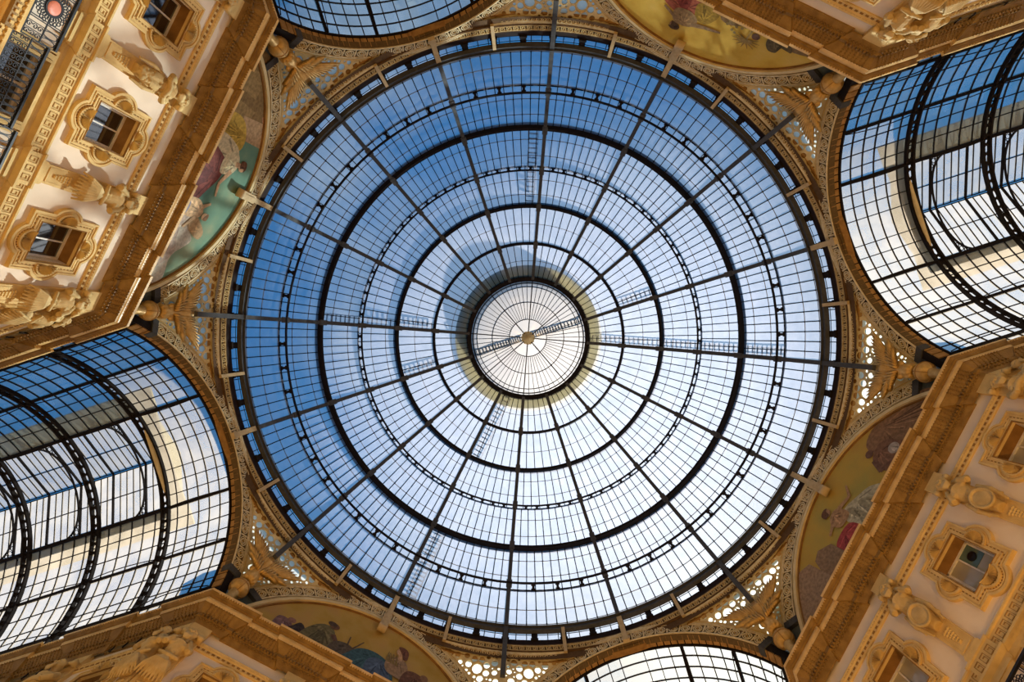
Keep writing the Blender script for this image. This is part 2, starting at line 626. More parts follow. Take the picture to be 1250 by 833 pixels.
ladder(112.5, -0.75, 50.5, 71.5, 0.7, 'iron ladder on white dome glass beside the lantern ring, toward the blue-robe mural')
ladder(112.5, -0.75, 1.5, 26, 0.7, 'iron ladder in the outermost dome glass tiers above the blue-robe mural')
ladder(270, -0.85, 27, 49.5, 0.7, 'blue-shadowed iron ladder on the dome glass toward the dark vault')
ladder(180, 0.42, 27, 61, 0.6, 'row of iron rungs along the dome rib over the blue vault beside teal-sky mural')
ladder(0, -0.42, 15, 71, 0.6, 'long row of iron rungs along dome rib opposite the teal-sky mural vault')
ladder(157.5, 0.42, 50.5, 61.5, 0.6, 'short row of iron rungs on inner dome rib near the lantern, blue-robe side')
ladder(337.5, -0.42, 50.5, 61.5, 0.6, 'short row of iron rungs on inner dome rib near the lantern, gold-sky side')


def lantern_steps(az, label):
    mb = MB()
    u, v = Vector((cos(rad(az)), sin(rad(az)), 0)), Vector((-sin(rad(az)), cos(rad(az)), 0))
    pts = [u * (rl + .1) + Vector((0, 0, zl + 3.65)), u * (rl * .65) + Vector((0, 0, zl + 4.6)), u * (rl * .34) + Vector((0, 0, zl + 5.0)), u * 0.5 + Vector((0, 0, zl + 5.2))]
    for s in (-.3, .3):
        mb.path([p + v * s for p in pts], .07, .12, up=(0, 0, 1))
    for i in range(3):
        for q in range(6):
            p = pts[i].lerp(pts[i + 1], q / 6)
            mb.path([p - v * .3, p + v * .3], .14, .05, up=(0, 0, 1))
    t = thing('roof_ladder', label, 'ladder', (0, 0, ZB), rad(TH), 'ladders on the dome glass')
    mb.build('rung_frame', M['lining'], t)


lantern_steps(158, 'cream steps across the lantern cap from boss toward the blue-robe vault')
lantern_steps(338, 'cream steps across the lantern cap from boss toward the gold-sky vault')

# ================================================================== SCROLL FRIEZE
frieze = thing('scroll_frieze', 'brown ring frieze of running scrolls under the dome glass', 'frieze', (0, 0, 0), rad(TH))
Z0, Z1 = 30.45, 31.10
mb = MB()
for k in range(8):
    a = 22.5 * k / 8
    pass
na = 12
vs, fs = [], []
for zz, rr in ((29.9, 18.12), (Z0, 18.10), (Z0, 18.00), (Z0 + .08, 18.00), (Z0 + .08, 18.10), (Z1, 18.10), (Z1, 18.02), (Z1 + .07, 18.02), (Z1 + .07, 18.2)):
    for k in range(na + 1):
        a = rad(22.5 * k / na)
        vs.append((rr * cos(a), rr * sin(a), zz))
rows = 9
for i in range(rows - 1):
    for k in range(na):
        a = i * (na + 1) + k
        fs.append((a, a + 1, a + na + 2, a + na + 1))
mb.add(vs, fs, 0)
pm = mb.mesh('frieze_panel', [M['frieze']])
mb = MB()
NSC = 18
for k in range(NSC):
    ac = 22.5 * (k + .5) / NSC
    pts = []
    zc = (Z0 + Z1) / 2 + .05
    for i in range(19):
        t = i / 18
        ang = 2 * PI * 1.45 * t + PI * .5
        r = 0.03 + 0.15 * t
        pts.append((r * cos(ang), zc + r * sin(ang) * 1.40))
    pts.append((pts[-1][0] - .10, Z0 + .18))
    q = []
    for x, z in pts:
        a = rad(ac) + x / 18.0
        q.append((18.04 * cos(a), 18.04 * sin(a), z))
    mb.path(q, 0.05, 0.08, upf=lambda p: Vector((p[0], p[1], 0)).normalized())
for z in (Z0 + .16, Z1 - .05):
    mb.path([(18.05 * cos(rad(22.5 * i / 12)), 18.05 * sin(rad(22.5 * i / 12)), z) for i in range(13)], 0.05, 0.08, upf=lambda p: Vector((p[0], p[1], 0)).normalized())
sm_ = mb.mesh('scroll_band', [M['scroll']])
for k in range(16):
    o = link('frieze_panel', pm, frieze, (0, 0, 0), rad(22.5 * k))
    link('scroll_band', sm_, o)
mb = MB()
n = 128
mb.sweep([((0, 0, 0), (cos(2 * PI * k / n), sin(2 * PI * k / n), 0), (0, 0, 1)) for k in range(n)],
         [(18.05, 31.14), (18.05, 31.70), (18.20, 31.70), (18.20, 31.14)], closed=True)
mb.build('groove_shade_band', M['groove_shade'], frieze)
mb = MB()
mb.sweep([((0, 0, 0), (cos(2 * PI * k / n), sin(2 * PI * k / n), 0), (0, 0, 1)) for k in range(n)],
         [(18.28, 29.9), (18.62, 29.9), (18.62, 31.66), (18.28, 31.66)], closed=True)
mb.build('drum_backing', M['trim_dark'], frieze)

# ================================================================== ARCH BANDS
R_IN, R_OUT = 7.22, 8.10
A_LO = deg(math.asin(6.72 / 8.1))
A_MAX = 62.0   # degrees either side of the crown


def arc_pts(R, a0, a1, n, d):
    return [Vector((d, R * sin(rad(a0 + (a1 - a0) * i / n)), ZS + R * cos(rad(a0 + (a1 - a0) * i / n)))) for i in range(n + 1)]


def up_arc(p):
    return Vector((0, p[1], p[2] - ZS)).normalized()


def make_band(kind):
    """meshes for the patterned arch band in face coordinates"""
    out = {}
    A = 58.5
    mb = MB()
    mb.sweep([(Vector((0, 0, ZS)), Vector((0, sin(rad(-A + 2 * A * i / 48)), cos(rad(-A + 2 * A * i / 48)))), Vector((1, 0, 0))) for i in range(49)],
             [(R_IN, 18.0), (R_OUT, 18.0), (R_OUT, 18.35), (R_IN, 18.35)])
    # rosettes and scrolls in relief
    step = deg(0.66 / 7.66)
    nr = int(2 * (A - 2) / step)
    for j in range(nr + 1):
        a = -A + 2 + (2 * A - 4) * j / nr
        def pos(du, dv, h=0.03):
            R = 7.66 + dv
            aa = rad(a) + du / 7.66
            return Vector((18.0 - h, R * sin(aa), ZS + R * cos(aa)))
        if j % 1 == 0:
            ringp = [pos(0.235 * cos(2 * PI * q / 14), 0.235 * sin(2 * PI * q / 14)) for q in range(14)]
            mb.path(ringp, 0.05, 0.05, up=(-1, 0, 0), mat=1, closed=True)
            for q in range(8):
                t = 2 * PI * q / 8
                c = pos(0.125 * cos(t), 0.125 * sin(t))
                mb.ell(c, (0.03, 0.048, 0.048), 6, 1)
            mb.ell(pos(0, 0), (0.05, 0.04, 0.04), 6, 2)
        b = a + step / 2
        for sgn in (-1, 1):
            for du, dv in ((0.33, 0.16), (0.33, 0.30), (0.20, 0.30), (0.33, 0.04)):
                c = pos(du, dv * sgn)
                mb.ell(c, (0.025, 0.070, 0.062), 6, 1)
    for R, w in ((R_IN + .07, .07), (R_OUT - .07, .08)):
        mb.path(arc_pts(R, -A, A, 48, 17.97), w, 0.07, up=(-1, 0, 0), mat=1)
    out['band'] = mb.mesh('patterned_band', [M['band_dark'], M['band_light'], M['gilt']])
    # outer edge strip
    mb = MB()
    mb.sweep([(Vector((0, 0, ZS)), Vector((0, sin(rad(-A + 2 * A * i / 48)), cos(rad(-A + 2 * A * i / 48)))), Vector((1, 0, 0))) for i in range(49)],
             [(R_OUT, 17.92), (R_OUT + .10, 17.92), (R_OUT + .10, 18.35), (R_OUT, 18.35)])
    out['edge'] = mb.mesh('outer_moulding', [M['fret']])
    if kind == 'wall':
        mb = MB()
        for r0, r1, d, m in ((6.78, 6.86, 17.97, 1), (6.86, 7.06, 17.86, 0), (7.06, 7.22, 18.05, 1)):
            mb.sweep([(Vector((0, 0, ZS)), Vector((0, sin(rad(-76 + 152 * i / 56)), cos(rad(-76 + 152 * i / 56)))), Vector((1, 0, 0))) for i in range(57)],
                     [(r0, d), (r1, d), (r1, 18.35), (r0, 18.35)], mat=m)
        out['inner'] = mb.mesh('inner_moulding', [M['lining'], M['reveal']])
    else:
        mb = MB()
        n = 44
        for i in range(n):
            a0, a1 = -68 + 136 * (i + .09) / n, -68 + 136 * (i + .91) / n
            mb.sweep([(Vector((0, 0, ZS)), Vector((0, sin(rad(a)), cos(rad(a)))), Vector((1, 0, 0))) for a in (a0, (a0 + a1) / 2, a1)],
                     [(R_IN, 18.06), (R_IN, 18.56), (R_IN + .10, 18.56), (R_IN + .10, 18.06)])
        mb.sweep([(Vector((0, 0, ZS)), Vector((0, sin(rad(-70 + 140 * i / 48)), cos(rad(-70 + 140 * i / 48)))), Vector((1, 0, 0))) for i in range(49)],
                 [(R_IN + .06, 18.0), (R_IN + .06, 18.66), (R_IN + .5, 18.66), (R_IN + .5, 18.0)], mat=1)
        out['soffit'] = mb.mesh('soffit_panel', [M['soffit'], M['iron_dark']])
    for sg in (-1, 1):
        mb = MB()
        fr = []
        for a in (A - .3, A + 2.4):
            fr.append((Vector((0, 0, ZS)), Vector((0, sg * sin(rad(a)), cos(rad(a)))), Vector((1, 0, 0))))
        mb.sweep(fr, [(R_IN - .04, 17.93), (R_OUT + .06, 17.93), (R_OUT + .06, 18.4), (R_IN - .04, 18.4)])
        out['impost%d' % sg] = mb.mesh('impost_block', [M['iron']])
    mb = MB()
    if kind == 'wall':
        # console with a curled end, then a bar up to the ring
        mb.path([(17.80, 0, 28.72), (17.80, 0, 30.15)], 0.46, 0.30, up=(-1, 0, 0))
        mb.lathe([(0.20, -.25), (0.22, -.2), (0.22, .2), (0.20, .25)], 14, (17.72, 0, 28.74), axis=(0, 1, 0))
        mb.path([(17.62, 0, 28.9), (17.62, 0, 30.1)], 0.2, 0.08, up=(-1, 0, 0))
        mb.path([(17.86, 0, 30.1), (17.74, 0, 32.2)], 0.30, 0.18, up=(-1, 0, 0))
    else:
        mb.path([(17.90, 0, 29.98), (17.74, 0, 32.2)], 0.30, 0.20, up=(-1, 0, 0))
        mb.path([(17.90, 0, 29.98), (17.89, 0, 30.25)], 0.40, 0.26, up=(-1, 0, 0))
    out['key'] = mb.mesh('keystone_bracket', [M['tan']])
    return out


MUR = {'TL': 'teal-sky mural', 'TR': 'gold-sky mural', 'BL': 'blue-robe mural', 'BR': 'white-robe mural'}
BETWEEN = {'L': ('teal-sky', 'blue-robe'), 'T': ('teal-sky', 'gold-sky'), 'R': ('gold-sky', 'white-robe'), 'B': ('blue-robe', 'white-robe')}
wallband, armband = make_band('wall'), make_band('arm')
for f, ang in FACE.items():
    if f in MUR:
        t = thing('arch_band', 'rosette patterned arch band framing the ' + MUR[f], 'arch', (0, 0, 0), rad(TH + ang), 'patterned arches of the octagon')
        set_ = wallband
    else:
        t = thing('arch_band', 'rosette patterned open arch at the glass vault between %s and %s murals' % BETWEEN[f], 'arch', (0, 0, 0), rad(TH + ang), 'patterned arches of the octagon')
        set_ = armband
    for me in set_.values():
        link(me.name.split('.')[0], me, t)

# ================================================================== SPANDREL GRILLES
A_SP = 11.25


def z_low(a):
    s = 18.0 * tan(rad(22.5 - abs(a)))
    return ZS + sqrt(max(0.01, 8.16 ** 2 - s * s))


ZT = 30.42


def sp_map(x, z, lift=0.0):
    a = deg(x / 18.3)
    zl_ = z_low(min(abs(a), 12.4))
    v = 1.0 if ZT - zl_ < 0.02 else max(-.05, min(1.0, (z - zl_) / (ZT - zl_)))
    r_low = 18.0 / cos(rad(22.5 - abs(a)))
    r = (1 - v) * r_low + v * 18.06 + lift
    return Vector((r * cos(rad(a)), r * sin(rad(a)), z))


def circ(cx, cy, r, n):
    return [(cx + r * cos(2 * PI * k / n + .2), cy + r * sin(2 * PI * k / n + .2)) for k in range(n)]


outline = []
NA = 30
for i in range(NA + 1):
    a = -A_SP + 2 * A_SP * i / NA
    outline.append((18.3 * rad(a), min(ZT - .02, z_low(a))))
for i in range(NA + 1):
    a = A_SP - 2 * A_SP * i / NA
    outline.append((18.3 * rad(a), ZT))
holes = []


def inside(x, z, r):
    a = deg(x / 18.3)
    if abs(a) > A_SP - .2:
        return False
    m = .05
    if z + r + m > ZT - .06:
        return False
    for k in range(8):
        t = 2 * PI * k / 8
        xx, zz = x + (r + m) * cos(t), z + (r + m) * sin(t)
        if zz < z_low(deg(xx / 18.3)):
            return False
    return abs(x) - r > .14


def try_hole(x, z, r, gap=.045):
    if not inside(x, z, r):
        return False
    for hx, hz, hr in holes:
        if (hx - x) ** 2 + (hz - z) ** 2 < (hr + r + gap) ** 2:
            return False
    holes.append((x, z, r))
    return True


for sg in (-1, 1):
    cx, cz = sg * 1.42, 29.30
    try_hole(cx, cz, .28)
    for k in range(8):
        t = 2 * PI * k / 8 + .39
        try_hole(cx + .55 * cos(t), cz + .55 * sin(t), .18)
    for k in range(60):                      # lacy border of small scroll eyes below the frieze
        try_hole(sg * (.26 + .16 * k / 1.0 * .5), ZT - .20, .055, .03)
rng = random.Random(3)
for r, tries in ((.20, 400), (.16, 700), (.13, 1200), (.09, 3500), (.06, 6000)):
    for _ in range(tries):
        sx = rng.uniform(.1, 3.4)
        a = deg(sx / 18.3)
        try_hole(sx * rng.choice((-1, 1)), rng.uniform(25.9, ZT), r)
loops = [outline] + [circ(x, z, r, 10 if r > .1 else 7) for x, z, r in holes]
fme = filled(loops, 0.03, 'fretwork')
bm = bmesh.new()
bm.from_mesh(fme)
for i in range(-14, 15):
    bmesh.ops.bisect_plane(bm, geom=bm.verts[:] + bm.edges[:] + bm.faces[:], plane_co=(i * .25, 0, 0), plane_no=(1, 0, 0))
for i in range(12):
    bmesh.ops.bisect_plane(bm, geom=bm.verts[:] + bm.edges[:] + bm.faces[:], plane_co=(0, 26 + i * .4, 0), plane_no=(0, 1, 0))
bm.to_mesh(fme)
bm.free()
for v in fme.vertices:
    v.co = sp_map(v.co.x, v.co.y, v.co.z)
fme.materials.clear()
fme.materials.append(M['fret'])
mb = MB()
for i in range(NA):
    a0, a1 = -A_SP + 2 * A_SP * i / NA, -A_SP + 2 * A_SP * (i + 1) / NA
    for j in range(6):
        q = []
        for a, v in ((a0, j / 6), (a1, j / 6), (a1, (j + 1) / 6), (a0, (j + 1) / 6)):
            zl_ = min(ZT - .02, z_low(a))
            q.append(sp_map(18.3 * rad(a), zl_ + (ZT - zl_) * v, .12))
        mb.add(q, [(0, 1, 2, 3)], 0, True)
gme = mb.mesh('fret_glass', [M['fret_glass']])
mb = MB()
for sg in (-1, 1):
    # curling scrolls in relief along the frieze
    for k in range(11):
        x0 = sg * (.32 + .27 * k)
        zc = ZT - .26
        if zc - .16 < z_low(deg(x0 / 18.3)):
            continue
        pts = []
        for i in range(15):
            t = i / 14
            an = sg * (2 * PI * 1.3 * t + PI / 2)
            r = .03 + .12 * t
            pts.append(sp_map(x0 + r * cos(an), zc + r * sin(an), -.06))
        mb.path(pts, .04, .05, upf=lambda p: Vector((p[0], p[1], 0)).normalized())
    for hx, hz, rr in ((sg * 1.42, 29.30, .34), (sg * 1.42, 29.30, .78)):
        pts = [(hx + rr * cos(2 * PI * k / 28), hz + rr * sin(2 * PI * k / 28)) for k in range(28)]
        if all(z > z_low(deg(x / 18.3)) and z < ZT for x, z in pts):
            mb.path([sp_map(x, z, -.05) for x, z in pts], .05, .05, upf=lambda p: Vector((p[0], p[1], 0)).normalized(), closed=True)
mb.path([sp_map(18.3 * rad(-A_SP + 2 * A_SP * i / NA), max(z_low(-A_SP + 2 * A_SP * i / NA) + .03, 0), -.05) for i in range(NA + 1)], .08, .08, up=(-1, 0, 0))
rme = mb.mesh('scroll_relief', [M['scroll']])
SPL = ['beside the white-robe mural and the vault toward gold-sky', 'sunlit, between white-robe mural and the open arch below', 'beside blue-robe mural at the sunlit arch',
       'beside the blue-robe mural at the bluest vault', 'beside teal-sky mural above the bluest vault', 'beside teal-sky mural toward the gold-sky side',
       'beside gold-sky mural toward the teal-sky side', 'beside gold-sky mural toward the white-robe side']
for k in range(8):
    t = thing('spandrel_grille', 'pierced fretwork spandrel ' + SPL[k], 'spandrel', (0, 0, 0), rad(TH + 45 * k), 'fretwork spandrels under the dome')
    link('fretwork', fme, t)
    link('glass_backing', gme, t)
    link('scroll_relief', rme, t)

# ================================================================== WINGED GLOBE FIGURES
# local: x outward, y sideways, z up from the cornice top (24.3)
mb = MB()
gc = Vector((0.18, 0, 1.72))
mb.ell(gc, (0.5, 0.5, 0.5), 28)
globe_me = mb.mesh('globe', [M['gilt']])
mb = MB()
for ax in ((0, 1, 0), (1, 0, 0), (0, 0, 1)):
    a = Vector(ax)
    u = a.orthogonal().normalized()
    w = a.cross(u)
    mb.path([gc + (u * cos(2 * PI * k / 32) + w * sin(2 * PI * k / 32)) * .505 for k in range(32)], .05, .03, upf=lambda p: (Vector(p) - gc).normalized(), closed=True)
gband_me = mb.mesh('globe_band', [M['soffit']])
mb = MB()
mb.lathe([(0.40, 0), (0.40, .25), (.26, .35), (.20, 1.0), (.26, 1.2), (.24, 1.3)], 20, (gc.x, 0, 0))
ped_me = mb.mesh('pedestal', [M['gilt']])
mb = MB()
b0, b1 = Vector((-.08, 0, 2.30)), Vector((-.62, 0, 4.0))
dirb = (b1 - b0)
mb.tube([b0 + dirb * t for t in (-.1, .05, .2, .4, .6, .78, .9, 1.0)], [.30, .38, .33, .27, .34, .36, .22, .16], 14)
for k in range(9):                      # leaf collar round the foot
    t = 2 * PI * k / 9
    mb.ell(b0 + Vector((.30 * cos(t), .30 * sin(t), .05)), (.12, .12, .26), 8)
for k in range(8):                      # drapery folds
    t = 2 * PI * k / 8
    q = Vector((cos(t), sin(t), 0))
    mb.tube([b0 + q * .30 + dirb * .1, b0 + q * .27 + dirb * .45, b0 + q * .33 + dirb * .7], [.06, .05, .07], 6)
hd = b1 + Vector((-.10, 0, .20))
mb.ell(hd, (.20, .17, .23), 12)
mb.ell(hd + Vector((-.18, 0, -.02)), (.06, .04, .06), 8)
mb.ell(hd + Vector((.06, 0, .08)), (.20, .20, .20), 12)
mb.tube([b1 - dirb * .1, hd], [.18, .13], 10)
body_me = remeshed(mb, .03, [M['gilt']], 'body')
curl_me = []
for sg in (-1, 1):
    mb = MB()
    pts = []
    for i in range(20):
        t = i / 19
        an = 2 * PI * 1.4 * t
        r = .02 + .15 * t
        pts.append(b1 + Vector((-.12, sg * (.28 + r * cos(an)), -.05 + r * sin(an))))
    mb.path(pts, .05, .10, up=(-1, 0, 0))
    curl_me.append(mb.mesh('scroll_curl', [M['fret']]))


def wing(sg):
    mb = MB()
    ex, ew = Vector((0, sg, 0)), Vector((-.33, 0, .944))
    nrm = Vector((-.944, 0, -.33))
    root = Vector((-.25, sg * .15, 2.75))

    def feather(o, ang, L, W, lift):
        dr = ex * cos(ang) + ew * sin(ang)
        sd = ex * -sin(ang) + ew * cos(ang)
        n = 7
        vs = []
        for i in range(n + 1):
            t = i / n
            w = W * (sin(PI * min(1, .18 + .82 * t)) ** .6 if t < 1 else 0.05)
            bow = nrm * (lift + .10 * sin(PI * t))
            c = o + dr * (L * t)
            vs += [c - sd * w + bow * .6, c + bow + nrm * .04, c + sd * w + bow * .6, c + bow - nrm * .05]
        fs = []
        for i in range(n):
            for k in range(4):
                l = (k + 1) % 4
                fs.append((i * 4 + k, i * 4 + l, (i + 1) * 4 + l, (i + 1) * 4 + k))
        fs += [(3, 2, 1, 0), (n * 4, n * 4 + 1, n * 4 + 2, n * 4 + 3)]
        mb.add(vs, fs, 0, True)
    for i in range(10):                 # long flight feathers fanning to the tip
        t = i / 9
        o = root + ex * (.55 * (1 - t) + .05) + ew * (.25 + .45 * (1 - t))
        feather(o, rad(40 + 48 * t), 1.55 - .55 * t, .12, .02 + .02 * i)
    for i in range(8):                  # coverts
        t = i / 7
        o = root + ex * (.75 * (1 - t)) + ew * (.05 + .42 * (1 - t))
        feather(o, rad(22 + 60 * t), .72 - .12 * t, .12, .16 + .015 * i)
    for i in range(7):                  # shoulder scallops
        t = i / 6
        o = root + ex * (.62 * (1 - t) - .05) + ew * (-.02 + .3 * (1 - t))
        feather(o, rad(5 + 70 * t), .42, .12, .26 + .01 * i)
    mb.ell(root + ex * .12 + ew * .08, (.18, .22, .30), 10)
    return mb.mesh('wing', [M['gilt']])


wl, wr = wing(-1), wing(1)
GLAB = {0: 'gilt winged globe figure at the corner between the white-robe wall and pale spandrel', 1: 'hazy winged globe figure at the sunlit corner below the white-robe mural',
        3: 'gilt winged globe figure at the corner above the blue-robe mural', 4: 'gilt winged globe figure below the teal-sky mural beside the bluest vault',
        5: 'gilt winged globe figure at the far corner of the teal-sky mural, by the dark vault', 7: 'gilt winged globe figure at the corner ending the gold-sky mural'}
for k, lab in GLAB.items():
    a = rad(TH + 45 * k)
    t = thing('winged_globe_figure', lab, 'statue', (18.9 * cos(a), 18.9 * sin(a), 24.3), a, 'winged globe figures at the octagon corners')
    p = link('pedestal', ped_me, t)
    gl_ = link('globe', globe_me, t)
    link('globe_band', gband_me, gl_)
    link('body', body_me, t)
    for cm in curl_me:
        link('scroll_curl', cm, t)
    link('wing', wl, t)
    link('wing', wr, t)

# ================================================================== MURALS
def closed_curve(pts, n=5):
    out = []
    K = len(pts)
    for i in range(K):
        p0, p1, p2, p3 = (Vector((*pts[(i + j) % K], 0)) for j in (-1, 0, 1, 2))
        for q in range(n):
            t = q / n
            v = 0.5 * (2 * p1 + (p2 - p0) * t + (2 * p0 - 5 * p1 + 4 * p2 - p3) * t * t + (3 * p1 - p0 - 3 * p2 + p3) * t ** 3)
            out.append((v.x, v.y))
    return out


def mural_ground(name, cols, scale, stretch=(1, 1, 1)):
    m, nt, out = new_mat(name)
    N, Lk = nt.nodes, nt.links
    b = N.new('ShaderNodeBsdfPrincipled')
    b.inputs['Roughness'].default_value = 0.8
    b.inputs['Specular IOR Level'].default_value = 0.05
    tc = N.new('ShaderNodeTexCoord')
    mp = N.new('ShaderNodeMapping')
    mp.inputs['Scale'].default_value = stretch
    n1 = N.new('ShaderNodeTexNoise')
    n1.inputs['Scale'].default_value = scale
    n1.inputs['Detail'].default_value = 5
    r = N.new('ShaderNodeValToRGB')
    els = r.color_ramp.elements
    while len(els) < len(cols):
        els.new(0.5)
    for i, c in enumerate(cols):
        els[i].position = 0.30 + 0.40 * i / (len(cols) - 1)
        els[i].color = (*c, 1)
    n2 = N.new('ShaderNodeTexNoise')     # tesserae speckle
    n2.inputs['Scale'].default_value = 45
    mx = N.new('ShaderNodeMix')
    mx.data_type = 'RGBA'
    mx.blend_type = 'MULTIPLY'
    mx.inputs['Factor'].default_value = 0.35
    Lk.new(tc.outputs['Object'], mp.inputs['Vector'])
    Lk.new(mp.outputs['Vector'], n1.inputs['Vector'])
    Lk.new(tc.outputs['Object'], n2.inputs['Vector'])
    Lk.new(n1.outputs['Fac'], r.inputs['Fac'])
    Lk.new(r.outputs['Color'], mx.inputs[6])
    Lk.new(n2.outputs['Color'], mx.inputs[7])
    Lk.new(mx.outputs[2], b.inputs['Base Color'])
    Lk.new(b.outputs['BSDF'], out.inputs['Surface'])
    return m


PAINT = {}


def paint(c):
    k = tuple(round(x, 3) for x in c)
    if k not in PAINT:
        PAINT[k] = plain('mosaic_tone', c, 0.6, 0, 0.25)
    return PAINT[k]


SKIN, SKIN_D = (0.50, 0.30, 0.15), (0.20, 0.11, 0.06)


def inpoly(x, z, P):
    c = False
    j = len(P) - 1
    for i in range(len(P)):
        if (P[i][1] > z) != (P[j][1] > z) and x < (P[j][0] - P[i][0]) * (z - P[i][1]) / (P[j][1] - P[i][1]) + P[i][0]:
            c = not c
        j = i
    return c


def folds(shapes):
    """add painted cloth folds to every large painted robe"""
    out = []
    rg = random.Random(11)
    for part, col, poly, sm in shapes:
        out.append((part, col, poly, sm))
        xs, zs = [p[0] for p in poly], [p[1] for p in poly]
        W, H = max(xs) - min(xs), max(zs) - min(zs)
        if not sm or W * H < .30 or 'cloud' in part:
            continue
        P = closed_curve(poly)
        cx, cz = sum(xs) / len(xs), max(zs) - .15 * H
        for k in range(int(5 + 4 * W)):
            x1, z1 = rg.uniform(min(xs), max(xs)), rg.uniform(min(zs), max(zs) - .2 * H)
            x0, z0 = cx + (x1 - cx) * .25, cz + (z1 - cz) * .25
            x2, z2 = cx + (x1 - cx) * .92 + rg.uniform(-.1, .1), cz + (z1 - cz) * .92
            if math.hypot(x2 - x0, z2 - z0) < .2:
                continue
            f = .55 if k % 2 else 1.45
            l = limb((x0, z0), (x2, z2), .025, rg.uniform(.03, .07))
            if all(inpoly(a, b, P) for a, b in l):
                out.append((part, tuple(min(.8, c * f) for c in col), l, False))
    return out


def make_mural(f, ground, shapes, label):
    shapes = folds(shapes)
    t = thing('lunette_mural', label, 'mural', fpos(FACE[f], 18.0, 0, 24.0), rad(TH + FACE[f]))
    mb = MB()
    n = 48
    pts = [(0.05, 6.86 * sin(rad(-80 + 160 * i / n)), ZS + 6.86 * cos(rad(-80 + 160 * i / n)) - 24.0) for i in range(n + 1)]
    mb.add(pts + [(.35, y, z) for _, y, z in pts], [tuple(range(n + 1)), tuple(range(2 * n + 1, n, -1))] + [(i, i + 1, n + 2 + i, n + 1 + i) for i in range(n)], 0)
    mb.build('painted_ground', ground, t)
    by = {}
    for li, (part, col, poly, sm) in enumerate(shapes):
        P = closed_curve(poly) if sm else poly
        by.setdefault(part, []).append((li, col, P))
    for part, lst in by.items():
        mb = MB()
        mats = []
        for li, col, P in lst:
            mt = paint(col)
            if mt not in mats:
                mats.append(mt)
            mi = mats.index(mt)
            x = 0.038 - 0.0005 * li
            bm = bmesh.new()
            vs = [bm.verts.new((x, s, z - 24.0)) for s, z in P]
            try:
                fc = bm.faces.new(vs)
                bmesh.ops.triangulate(bm, faces=[fc])
            except ValueError:
                pass
            bm.verts.index_update()
            mb.add([v.co for v in bm.verts], [tuple(v.index for v in q.verts) for q in bm.faces], mi)
            bm.free()
        mb.build(part, mats, t)
    return t


def blob(cx, cz, rx, rz, rot=0.0, n=10):
    c, s = cos(rad(rot)), sin(rad(rot))
    return [(cx + rx * cos(2 * PI * k / n) * c - rz * sin(2 * PI * k / n) * s, cz + rx * cos(2 * PI * k / n) * s + rz * sin(2 * PI * k / n) * c) for k in range(n)]


def limb(p, q, w0, w1):
    (x0, z0), (x1, z1) = p, q
    L = math.hypot(x1 - x0, z1 - z0)
    nx, nz = -(z1 - z0) / L, (x1 - x0) / L
    return [(x0 + nx * w0, z0 + nz * w0), (x1 + nx * w1, z1 + nz * w1), (x1 - nx * w1, z1 - nz * w1), (x0 - nx * w0, z0 - nz * w0)]


S = []
